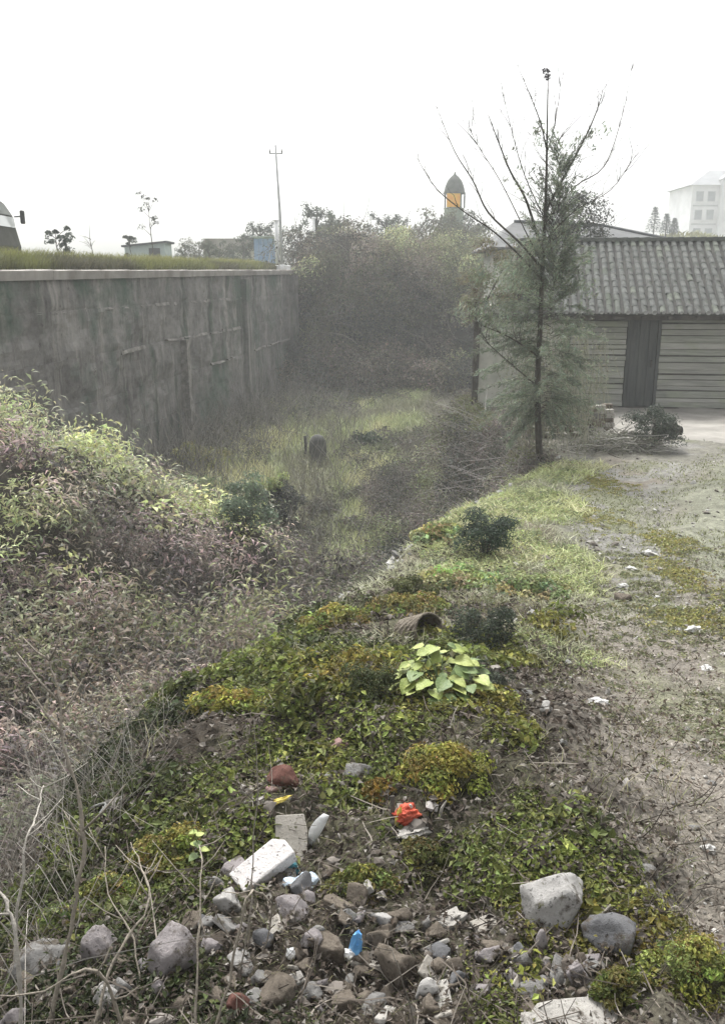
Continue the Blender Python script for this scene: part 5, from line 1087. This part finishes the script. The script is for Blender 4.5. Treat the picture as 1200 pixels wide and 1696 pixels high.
laid(512, 1404, shard(), 'plastic_shard', 'white_plastic', 'curved white shard standing up next to the beige tile', 'shard', (-.15, .2, -.3), .0, 0, True)
def crumple(sx, sy, sz, seed):
    v, f = _ico(3); r = np.random.default_rng(seed); d = fbm(v[:, 0]*2.6+seed, v[:, 1]*2.6+v[:, 2]*2, seed)*1.1+.35*np.abs(fbm(v[:, 0]*6, v[:, 2]*6+v[:, 1]*5, seed+3)-.5); v = v*(.45+d)[:, None]*np.array([sx, sy, sz]); return MB().add(v, [tuple(int(i) for i in q) for q in f])
laid(498, 1472, crumple(.045, .035, .03, 8), 'plastic_scrap', 'paleblue', 'pale blue plastic scrap beside the end of the white block', 'plastic scrap', (0, 0, .3), .015, 0)
laid(478, 1450, crumple(.035, .02, .03, 12), 'plastic_scrap', 'teal', 'dark teal plastic scrap tucked under the white block', 'plastic scrap', (0, 0, .5), .01, 0)
laid(464, 1332, crumple(.035, .01, .008, 14), 'plastic_scrap', 'yellow', 'thin yellow scrap below the red clay lump', 'plastic scrap', (0, -.2, .4), .015, 0)
laid(589, 1592, crumple(.016, .014, .055, 17), 'wrapper', 'blue_plastic', 'bright blue plastic wrapper standing in dark rubble', 'wrapper', (.1, .1, .2), .035, 0)
laid(577, 1592, crumple(.018, .014, .018, 19), 'wrapper', 'white_plastic', 'small white wrapper end next to the blue one', 'wrapper', (0, 0, 0), .02, 0)
laid(482, 1586, crumple(.012, .01, .016, 21), 'plastic_scrap', 'white_plastic', 'tiny white scrap in the dark gap between stones', 'plastic scrap', (0, 0, 0), .012, 0)
# red fruit-like ball with cap, in a torn bag
rp_, rd_ = ground_at(673, 1368); rb = thing('red_scrap', 'orange red crumpled scrap lying on the moss', 'scrap', (rp_[0], rp_[1]+.02, rp_[2]))
v, f = _ico(4); rr_ = .72+.75*np.abs(fbm(v[:, 0]*2.2+3, v[:, 1]*2.2+v[:, 2]*2.6, 5)-.25)+.35*np.abs(fbm(v[:, 0]*5+8, v[:, 2]*5+v[:, 1]*4, 9)-.5); v = v*rr_[:, None]*np.array([.046, .040, .034])
new_obj('crumpled_skin', np_mesh('crumpled_skin', v, f, M['red'], None, False), rb, (0, 0, .028)); MB().lathe([(.007, .052), (.009, .058), (.004, .066)], 7, .012, 0).build('stub', M['beige_tile'], rb)
laid(650, 1362, MB().box(-.007, .007, -.004, .004, 0, .085), 'plank_splinter', 'timber', 'upright wooden splinter left of the red scrap', 'splinter', (-.3, .05, .2), .0, .001); laid(658, 1370, crumple(.008, .006, .04, 24), 'plastic_scrap', 'yellow', 'yellowish scrap between the splinter and the red scrap', 'plastic scrap', (0, .2, 0), .03, 0)
laid(690, 1378, crumple(.07, .03, .014, 25), 'plastic_scrap', 'concrete_pale', 'torn grey bag trailing from the red scrap', 'plastic scrap', (0, 0, .5), .008, 0); laid(728, 1352, MB().tube([(0, 0, 0), (.006, 0, .03), (.02, .004, .055)], [.006, .005, .002], 6), 'stem_stub', 'beige_tile', 'pale stub of stem sticking up beside the torn bag', 'stem', (0, 0, 0), 0, 0)
# litter on the path
LIT = [(1075, 920, 26, 11, 'white crumpled litter highest up on the path'), (1043, 946, 22, 9, 'white folded litter just below the topmost scrap'), (1032, 975, 22, 10, 'cream litter beside the brown path stone'), (1147, 1049, 32, 15, 'biggest white litter scrap, at the path edge'), (1121, 1046, 14, 8, 'small white scrap next to the biggest litter scrap'), (1085, 992, 14, 7, 'white speck of litter between stone and mossy strip'), (975, 970, 13, 10, 'slanted white scrap at the grass edge of the path'), (985, 1168, 38, 14, 'long whitish scrap on brown soil near the pale stone'), (1170, 1112, 26, 12, 'white scrap in grey gravel beyond the brown soil'), (940, 1100, 12, 9, 'white scrap among grass left of the path'), (1172, 1411, 24, 14, 'pale greenish white scrap on the soil above the big moss cushion'), (960, 742, 16, 9, 'white stone-like scrap below the cut branches'), (862, 790, 16, 8, 'white scrap on the ridge beneath the tree'), (925, 760, 12, 7, 'little white scrap right of the tree foot'), (88, 1158, 58, 14, 'torn white bag caught in weeds on the gully slope'), (12, 915, 20, 10, 'white scrap in bracken at the border of the picture')]
for i, (px, py, w_, h_, lb_) in enumerate(LIT):
    p, dp = ground_at(px, py); s = dp/F; o = crumple(w_*s*.5, w_*s*.35, h_*s*.55, 30+i).build('litter', M['litter'] if i != 11 else M['stone_pale'], None); o.location = (p[0], p[1], p[2]+h_*s*.25); o.rotation_euler = (0, 0, random.uniform(-1, 1)); tag(o, lb_, 'litter', 'litter along the path')
p, dp = ground_at(1035, 992); o = MB().tube([(-.08, .02, .01), (0, 0, .014), (.09, -.05, .01)], [.006, .007, .004], 6).build('stick', M['beige_tile'], None, True); o.location = p; tag(o, 'pale stick lying by the brown stone on the path', 'stick')

# half buried basket
bp_, bd_ = ground_at(700, 1062); BKS = .8; bk_ = thing('basket', 'half buried brown wicker basket lying on its side in moss', 'basket', (bp_[0], bp_[1]+.05, bp_[2]+.06), .75); bk_.scale = (.8, .8, .8)
R0, LB = .135, .26
def ring(rad, y): return [(rad*math.cos(a), y, rad*math.sin(a)*.8) for a in np.linspace(0, 2*math.pi, 25)]
mb = MB(); v = []; f = []; NS = 9
for i in range(NS):
    rad = R0*(1-.16*i/(NS-1))
    for k in range(24): a = 2*math.pi*k/24; q = rad*(1+.03*(1 if (i+k) % 2 else -1)); v.append((q*math.cos(a), -.06+LB*i/(NS-1), q*math.sin(a)*.8))
for i in range(NS-1):
    for k in range(24): f.append((i*24+k, i*24+(k+1) % 24, (i+1)*24+(k+1) % 24, (i+1)*24+k))
f.append(tuple((NS-1)*24+k for k in range(24)))
sh_ = mb.add(v, f).build('weave', M['wicker'], bk_); sh_.modifiers.new('thick', 'SOLIDIFY').thickness = .008; sh_.rotation_euler = (-.38, 0, 0)
q_ = MB().tube(ring(R0*1.03, -.065), .011, 7).build('rim', M['wicker'], bk_, True); q_.rotation_euler = (-.38, 0, 0)
for i in (2, 4, 6): h_ = MB().tube(ring(R0*(1-.16*i/8)*1.02, -.06+LB*i/8), .007, 6).build('hoop', M['wicker'], bk_, True); h_.rotation_euler = (-.38, 0, 0)

# broken pipe in the weeds of the gully
pp_, pd_ = ground_at(168, 1352); ps = pd_/F; pi_ = thing('broken_pipe', 'broken grey pipe end with pale rim among weeds on the slope', 'pipe', (pp_[0], pp_[1], pp_[2]-.02), -.9)
R1 = 19*ps; prof = []; v = []; f = []; n = 20
for (rr1, y) in ((R1, -.13), (R1, 0), (R1*.84, 0), (R1*.84, -.13)):
    for k in range(n): a = 2*math.pi*k/n; v.append((y if False else rr1*math.cos(a), y+.03*math.sin(3*a)*(y == 0), R1*.6+rr1*math.sin(a)))
for i in range(3):
    for k in range(n): f.append((i*n+k, (i+1)*n+k, (i+1)*n+(k+1) % n, i*n+(k+1) % n))
pm = MB().add(v, f).build('barrel', M['pipe'], pi_, True); pm.rotation_euler = (0, 0, math.pi)
rim_ = MB().tube([(R1*.93*math.cos(a), .02*math.sin(3*a), R1*.6+R1*.93*math.sin(a)) for a in np.linspace(-.4, 3.6, 20)], R1*.10, 6).build('rim', M['tile_pale'], pi_, True); rim_.rotation_euler = (0, 0, math.pi)

# things down in the ravine
sp2 = at(526, 748, 26.0); sz = float(H(sp2[0], 26)); st = thing('stump', 'dark rounded stump standing on the ravine floor', 'stump', (sp2[0], 26, sz-.1))
MB().lathe([(.30, 0), (.26, .2), (.27, .5), (.25, .75), (.16, .9), (.05, .95)], 12).build('trunk', M['hay'], st, True, 0); MB().lathe([(.40, -.05), (.30, .1)], 9).build('root_flare', M['hay'], st, True)
sp3 = at(505, 740, 26.5); o = MB().tube([(0, 0, -.2), (.02, 0, .35), (0, 0, .65)], [.05, .05, .045], 7).build('stake', M['hay'], None, True); o.location = (sp3[0], 26.5, float(H(sp3[0], 26.5))); tag(o, 'short dark stake beside the stump in the ravine', 'stake')
for px, py, w_, lb_ in ((512, 626, .62, 'long white plastic scrap at the foot of the thicket'), (532, 638, .30, 'round white scrap below the long one by the thicket')):
    p, dp = ground_at(px, py); o = crumple(w_*.5, .14, .12, int(px)).build('litter', M['white_plastic'], None); o.location = (p[0], p[1]-.3, p[2]+.25); o.rotation_euler = (0, .35, 0); tag(o, lb_, 'litter')

# ---- single plants
def shrub(name, px, py, wpx, hpx, tone, label, seed, nl=3000, leaf=None, dens=14, low=-.3, stems=14, aspect=.45, cat='bush', jit=.7, dark=.3, flat=.9):
    r = np.random.default_rng(seed); p, dp = ground_at(px, py); s = dp/F; hw = wpx*s/2; hh_ = hpx*s; t = thing(name, label, cat, (p[0], p[1]+hw*.35, p[2]-.02)); leaf = leaf or 6*s
    mb = MB(); tips = []
    for k in range(stems): a = r.uniform(0, 6.28); q = np.array([hw*.8*math.cos(a)*r.uniform(.3, 1), hw*.7*math.sin(a)*r.uniform(.3, 1), hh_*r.uniform(.35, .9)]); mb.tube([(0, 0, 0), (q[0]*.4, q[1]*.4, q[2]*.6), q], [.8*s, .6*s, .3*s], 5); tips.append(q)
    mb.build('stems', M['bark'], t, True)
    cen = np.concatenate([np.array(tips), np.array([[r.uniform(-.6, .6)*hw, r.uniform(-.6, .6)*hw, r.uniform(.15, .75)*hh_] for _ in range(dens)])]); rad = r.uniform(.22, .42, len(cen))*min(hw, hh_)
    v, f, c = clump_leaves(cen, rad, int(nl/len(cen)), leaf, np.array([tone])*r.uniform(1-dark, 1+dark, (len(cen), 1)), rng=r, jit=jit, low=low, aspect=aspect, flat=flat); new_obj('foliage', np_mesh('foliage', v, f, M['leaf'], c), t); return t
shrub('bush', 805, 928, 120, 72, (.055, .08, .055), 'dark green bush on the ridge beside the path', 41, 5200, aspect=.3)
shrub('bush', 395, 1090, 170, 80, (.25, .26, .12), 'grassy olive tussock on the gully edge of the mound', 42, 4200, aspect=.25)
shrub('bush', 290, 1130, 110, 70, (.16, .17, .12), 'grey green weed clump at the gully edge below the tussock', 43, 2600)
shrub('bush', 400, 900, 130, 110, (.15, .19, .13), 'blue green bush at the crest end of the bracken slope', 44, 4200, jit=.8); shrub('bush', 330, 850, 90, 60, (.19, .23, .13), 'green bush higher along the bracken crest', 45, 2400); shrub('bush', 445, 870, 80, 90, (.29, .33, .14), 'bright yellow green bush over the throat of the ravine', 46, 2400)
shrub('bush', 130, 745, 150, 60, (.30, .35, .13), 'light green bush on top of the slope under the wall', 47, 3000); shrub('bush', 330, 780, 110, 40, (.31, .31, .13), 'yellowish bush midway down the bracken crest', 48, 1800)
shrub('bush', 1085, 748, 110, 70, (.055, .07, .05), 'dark green bush by the brush heap at the yard', 49, 4600, aspect=.25)
shrub('bush', 470, 880, 100, 80, (.075, .08, .07), 'grey leafless looking bush in the throat of the ravine', 50, 2600, jit=.9); shrub('bush', 605, 745, 60, 26, (.06, .08, .055), 'small dark bush in the middle of the ravine floor', 51, 900)
shrub('weed_plant', 690, 1000, 110, 40, (.12, .13, .055), 'pale olive weed patch above the basket', 52, 2400); shrub('weed_plant', 800, 1080, 120, 70, (.06, .075, .05), 'dark sprawling weed behind the bright leafy plant', 53, 3000); shrub('weed_plant', 810, 1160, 90, 60, (.075, .085, .06), 'dusky weed between the leafy plant and bare soil', 54, 2000)
shrub('weed_plant', 620, 1165, 110, 60, (.075, .09, .035), 'deep green weed patch beside the bright leafy plant', 55, 2600)
for px_, py_, w_, h_, tn_, lb_, sd_ in ((50, 1010, 130, 80, (.20, .165, .14), 'brown withered bush high on the gully slope at the border', 161), (160, 1075, 140, 80, (.15, .15, .11), 'dull grey olive bush halfway down the gully slope', 162), (40, 1150, 120, 80, (.11, .115, .09), 'dusky bush beside the torn white bag', 163), (245, 1060, 110, 70, (.17, .15, .12), 'brown weed bush next to the grey green clump', 164),
        (110, 1225, 130, 70, (.13, .12, .10), 'dark brown weed clump above the lime mat', 165), (205, 1225, 100, 80, (.085, .095, .075), 'dark hollow bush beside the mound flank', 166), (30, 1375, 110, 70, (.17, .155, .13), 'dry brush clump below the lime mat', 167), (310, 990, 120, 60, (.19, .16, .145), 'mauve brown bush in the upper gully', 168), (420, 985, 110, 50, (.13, .11, .10), 'low dead weed clump between slope and mound tip', 169), (200, 960, 150, 80, (.21, .175, .155), 'pale brown bush in the middle of the slope', 170), (90, 900, 150, 80, (.19, .19, .13), 'olive bush under the slope crest', 171)):
    shrub('bush', px_, py_, w_, h_, tn_, lb_, sd_, 1500, aspect=.22, jit=.7, dark=.4)
# moss cushions that stand out
def cushion(px, py, wpx, hpx, tone, label, seed, nl=6000, lsz=7):
    r = np.random.default_rng(seed); p, dp = ground_at(px, py+hpx*.35); s = dp/F; hw = wpx*s/2; t = thing('moss_cushion', label, 'moss', (p[0], p[1]+hw*.25, p[2]-.01))
    n = 40; a = r.uniform(0, 6.28, n); q = np.sqrt(r.random(n)); cen = np.stack([hw*.85*q*np.cos(a), hw*.6*q*np.sin(a), hpx*s*.42*(1-q**2)*r.uniform(.6, 1.1, n)], 1)
    v, f, c = clump_leaves(cen, r.uniform(.18, .34, n)*hw, int(nl*.72)//n, lsz*1.15*s, np.array([tone])*r.uniform(.6, 1.3, (n, 1))*(1+.2*r.uniform(-1, 1, (n, 3))), rng=r, jit=.4, aspect=.5, up_bias=.2, amt=.5); new_obj('moss_leaves', np_mesh('moss_leaves', v, f, M['leaf'], c), t)
    v2, f2 = _ico(3); new_obj('soil_core', np_mesh('soil_core', v2*np.array([hw*.7, hw*.45, hpx*s*.3]), f2, M['moss_core'], None, True), t)
cushion(1150, 1590, 200, 150, (.21, .21, .055), 'biggest yellow green moss cushion beside the concrete slab', 61, 11000); cushion(905+95, 1475, 90, 60, (.21, .21, .065), 'olive moss tuft growing against the largest boulder', 62, 3000); cushion(1040, 1625, 120, 80, (.12, .118, .03), 'lower moss cushion between slab and dark stone', 63, 5000)
cushion(290, 1395, 150, 90, (.19, .19, .05), 'dome of moss on the shoulder above the grey slab', 64, 7000); cushion(180, 1470, 130, 80, (.22, .24, .065), 'bright moss bank above the mauve stone', 65, 5500); cushion(100, 1510, 90, 60, (.21, .235, .08), 'pale green moss patch above the wide grey stone', 66, 3500)
cushion(740, 1265, 190, 80, (.215, .20, .045), 'orange tinted moss hump in the middle of the mound', 67, 9000); cushion(640, 1300, 90, 50, (.18, .125, .03), 'rusty moss patch above the red scrap', 68, 3500); cushion(380, 1150, 150, 80, (.26, .25, .06), 'golden moss shoulder below the tussock', 69, 5500); cushion(600, 1460, 130, 60, (.13, .13, .035), 'moss hump right of the pale blue plastic', 70, 5000); cushion(700, 1420, 150, 70, (.10, .105, .03), 'dark moss hump below the red scrap', 71, 6000); cushion(560, 1020, 130, 60, (.25, .235, .07), 'yellow moss hump near the tip of the ridge', 72, 3500); cushion(680, 1005, 150, 40, (.22, .21, .07), 'yellowish moss band behind the basket', 73, 3500); cushion(120, 1285, 210, 50, (.27, .32, .085), 'bright lime weed mat on the gully slope', 74, 6000)
cushion(760, 960, 160, 44, (.30, .34, .15), 'light green weed cushion in front of the dark bush', 75, 4500); cushion(880, 975, 150, 50, (.28, .31, .15), 'pale weed cushion at the edge of the path', 76, 4500); cushion(730, 880, 110, 50, (.33, .36, .16), 'light green cushion left of the dark bush on the ridge', 77, 3500)

# bright plant with big leaves
def leaf_mesh(name, seed, mat):
    r = random.Random(seed); n = 7; v = []; f = []
    for i in range(n):
        t = i/(n-1); w_ = .5*math.sin(math.pi*min(1, .08+t*.92))**.8*(1-.25*t)+.01; zc = -.35*t*t
        wob = .04*(1 if i % 2 else -1)
        v += [(-w_*(1+wob), t, zc+.10*w_*2+r.uniform(-.02, .02)), (-w_*.5, t+.01, zc+.03), (0, t, zc-.02), (w_*.5, t+.01, zc+.03), (w_*(1-wob), t, zc+.10*w_*2+r.uniform(-.02, .02))]
    for i in range(n-1):
        for k in range(4): f.append((5*i+k, 5*i+k+1, 5*i+5+k+1, 5*i+5+k))
    return MB().add(v, f).mesh(name, mat, True)
LM = [noise_mat('leaf_%s' % k, a_, b_, 3, bump=.25, rough=.5, spec=.35) for k, (a_, b_) in enumerate((((.17, .22, .045), (.28, .33, .08)), ((.22, .26, .06), (.36, .40, .13)), ((.08, .13, .04), (.15, .20, .06))))]
lms = [leaf_mesh('leaf', 80+k, LM[k % 3]) for k in range(6)]
p, dp = ground_at(735, 1172); s = dp/F; pt = thing('leafy_plant', 'bright green plant with large leaves growing on the mound', 'plant', (p[0], p[1]+.06, p[2]))
r = random.Random(12); stem = MB()
for k in range(120):
    a = r.uniform(0, 6.28); q = math.sqrt(r.random()); x, y = .185*q*math.cos(a), .15*q*math.sin(a)+.02; z = (.03+.15*(1-q*q)+r.uniform(-.03, .04))
    y += .10*(z/.2)
    o = new_obj('leaf', lms[r.randrange(6)], pt, (x, y, z)); sc_ = r.uniform(.04, .085); o.scale = (sc_, sc_, sc_); az = a-math.pi/2+r.uniform(-.7, .7); o.rotation_euler = Euler((r.uniform(-.55, .25), r.uniform(-.3, .3), az))
    if k % 9 == 0: stem.tube([(0, .02, 0), (x*.5, y*.5, z*.7), (x, y, z)], [.004, .003, .002], 5)
stem.build('stems', LM[2], pt, True)
# small fresh green sprig in front of the moss dome
p, dp = ground_at(328, 1432); sg = thing('sprig', 'fresh green sprig in front of the moss dome', 'plant', p)
MB().tube([(0, 0, 0), (.005, 0, .06), (-.01, 0, .14)], [.003, .0025, .001], 5).build('stem', LM[2], sg)
for k in range(7): o = new_obj('leaf', lms[(k*2) % 6], sg, (.003, 0, .02+.016*k)); q = .038-.002*k; o.scale = (q, q, q); o.rotation_euler = (.2, 0, k*2.4)

# brush heap: pale cut branches thrown at the yard corner
p, dp = ground_at(1030, 752); bh = thing('brush_heap', 'heap of pale cut branches dumped beside the yard', 'brush heap', (p[0], p[1]+.3, p[2]))
rg = np.random.default_rng(15); n = 420; xx = rg.uniform(-.75, .75, n); base = np.stack([xx, rg.normal(size=n)*.28, rg.random(n)*.34*(1-np.abs(xx)/.9)+.02], 1)
pth = twig_paths(base, rg.uniform(.2, .6, n), np.stack([rg.choice([-1, 1], n)*rg.uniform(.5, 1, n), rg.normal(size=n)*.4, rg.normal(size=n)*.22], 1), .2, 4, rg); v, f = tubes_geo(pth, np.linspace(1, .5, 4)[None]*rg.uniform(.004, .011, n)[:, None])
new_obj('branches', np_mesh('branches', v, f, M['twig'], np.repeat(lerp_cols([(.13, .12, .10), (.27, .26, .23), (.40, .39, .36)], rg.random(n)), 12, 0)), bh)['kind'] = 'stuff'
n = 1500; pos = np.stack([rg.normal(size=n)*.42, rg.normal(size=n)*.25, rg.random(n)*.32], 1); v, f = leaf_geo(pos, rg.normal(size=(n, 3))+np.array([0, 0, .6]), rg.uniform(.03, .08, n), rg.uniform(.015, .035, n), rg); new_obj('withered_leaves', np_mesh('withered_leaves', v, f, M['leaf'], np.repeat(lerp_cols([(.12, .13, .08), (.22, .23, .17), (.34, .34, .29)], rg.random(n)), 4, 0)), bh)['kind'] = 'stuff'
p, dp = ground_at(1128, 728); tr_ = thing('log', 'short log with dark cut end poking out of the dark bush', 'log', (p[0], p[1]+.1, p[2]+.1), .15); lg = MB().tube([(-.5, .1, .05), (0, 0, .05)], [.085, .09], 10).build('barrel', M['bark'], tr_, True); MB().lathe([(.09, -.004), (.088, .004)], 10).build('cut_end', M['black'], tr_, loc=(.004, 0, .05)).rotation_euler = (0, math.pi/2, 0)

# bare dead stalks near the lens
def stalk(pts, Y0, Y1, r0, label, tone, twigs=6, seed=1):
    rg = np.random.default_rng(seed); n = len(pts); q = [at(a, b_, Y0+(Y1-Y0)*i/(n-1)) for i, (a, b_) in enumerate(pts)]
    g = float(H(q[0][0], q[0][1])); q[0] = np.array([q[0][0], q[0][1], min(q[0][2], g-.01)]); b0 = q[0].copy(); sp = smooth_path([x-b0 for x in q], 5); sp[1:] += rg.normal(size=(len(sp)-1, 3))*.0022
    t = thing('dead_stalk', label, 'stalk', b0, group='dead stalks on the slope'); m = noise_mat('dry_stalk', tuple(.6*x for x in tone), tone, 40, bump=.3)
    MB().tube(sp, list(np.linspace(r0*.72, r0*.28, len(sp))*(1+.18*rg.normal(size=len(sp)))), 7).build('stem', m, t, True)
    for k in range(twigs):
        i = rg.integers(len(sp)//3, len(sp)-1); d = sp[i+1]-sp[i]; d = d/np.linalg.norm(d); sd = rg.choice([-1, 1]); e = sp[i]+(d*.6+np.array([sd*rg.uniform(.4, .9), rg.normal()*.3, .3]))*rg.uniform(.05, .16)
        MB().tube([sp[i], (sp[i]+e)/2+np.array([0, 0, -.008]), e], [r0*.4, r0*.32, r0*.15], 5).build('twig', m, t, True)
TAN = (.30, .265, .215); PALE = (.44, .41, .36)
stalk([(78, 1690), (112, 1565), (135, 1440), (134, 1335), (106, 1235), (98, 1150), (78, 1085)], 1.72, 2.0, .0085, 'tallest tan stalk rising past the bright lime mat', TAN, 7, 1)
stalk([(30, 1696), (31, 1590), (16, 1505), (-12, 1465)], 1.62, 1.75, .008, 'pale thick stalk crossing the wide grey stone', PALE, 2, 2)
stalk([(2, 1480), (40, 1410), (62, 1350), (74, 1300)], 1.95, 2.3, .006, 'pale forked stalk above the wide grey stone', PALE, 5, 3)
stalk([(150, 1696), (188, 1590), (245, 1500), (236, 1440), (215, 1395)], 1.68, 2.1, .006, 'thin brown stalk leaning between mauve stone and slab', TAN, 6, 4)
stalk([(345, 1690), (385, 1600), (405, 1500), (425, 1476), (448, 1500), (442, 1560), (420, 1590)], 1.62, 1.85, .005, 'arching brown cane that bends back below the white block', TAN, 2, 5)
stalk([(318, 1690), (328, 1560), (335, 1440), (330, 1400)], 1.62, 2.0, .0045, 'straight thin stalk right of the grey slab', TAN, 4, 6)
stalk([(390, 1640), (415, 1510), (420, 1400), (428, 1290), (420, 1190)], 1.8, 2.35, .004, 'slender dark stalk standing before the beige tile', (.13, .115, .095), 5, 7)
stalk([(215, 1690), (160, 1610), (60, 1650)], 1.62, 1.55, .006, 'fallen cane lying across the lower corner', TAN, 3, 8)
stalk([(235, 1680), (222, 1560), (180, 1480), (175, 1400)], 1.75, 2.1, .0045, 'thin stalk in front of the bright moss bank', TAN, 5, 9)
stalk([(700, 1130+560), (660, 1600), (640, 1560)], 1.62, 1.75, .003, 'short dark twig beside the rough brown lump', (.13, .115, .095), 2, 10)
stalk([(1035, 1640), (1015, 1600), (1025, 1560), (1075, 1565), (1090, 1600)], 1.95, 2.0, .003, 'thin looped stem over the biggest moss cushion', PALE, 0, 11)
stalk([(925, 1425), (900, 1400), (890, 1375)], 2.3, 2.35, .003, 'short pale curled stem above the largest boulder', PALE, 1, 12)
# fine grey brush in the lower corner
n = 900; X = RNG.uniform(-1.9, -.8, n); Y = RNG.uniform(1.7, 3.4, n); pth = twig_paths(hpos(X, Y, -.01), RNG.uniform(.1, .4, n), np.stack([RNG.normal(size=n)*.6, RNG.normal(size=n)*.6, np.ones(n)], 1), .35)
v, f = tubes_geo(pth, np.linspace(1, .4, 4)[None]*RNG.uniform(.0010, .0022, n)[:, None]); stuff('fine_brush', [(v, f, np.repeat(lerp_cols([(.14, .125, .105), (.26, .24, .21), (.38, .36, .33)], RNG.random(n)), 12, 0))], M['twig'], 'fine grey dead brush at the near end of the gully', 'brush')

# ------------------------------------------------------------------ the misty air
hz = MB().box(-150, 150, -20, 250, -6.0, 20.5).build('haze', M['black'])
hm, ht, ho = nodes_of('haze'); pv = ht.nodes.new('ShaderNodeVolumePrincipled'); pv.inputs['Color'].default_value = (.93, .95, .95, 1); pv.inputs['Density'].default_value = HAZE_DENSITY; pv.inputs['Anisotropy'].default_value = 0
ht.links.new(pv.outputs[0], ho.inputs['Volume']); hz.data.materials.clear(); hz.data.materials.append(hm)
tag(hz, 'pale mist hanging over the whole ravine', 'mist', kind='stuff')
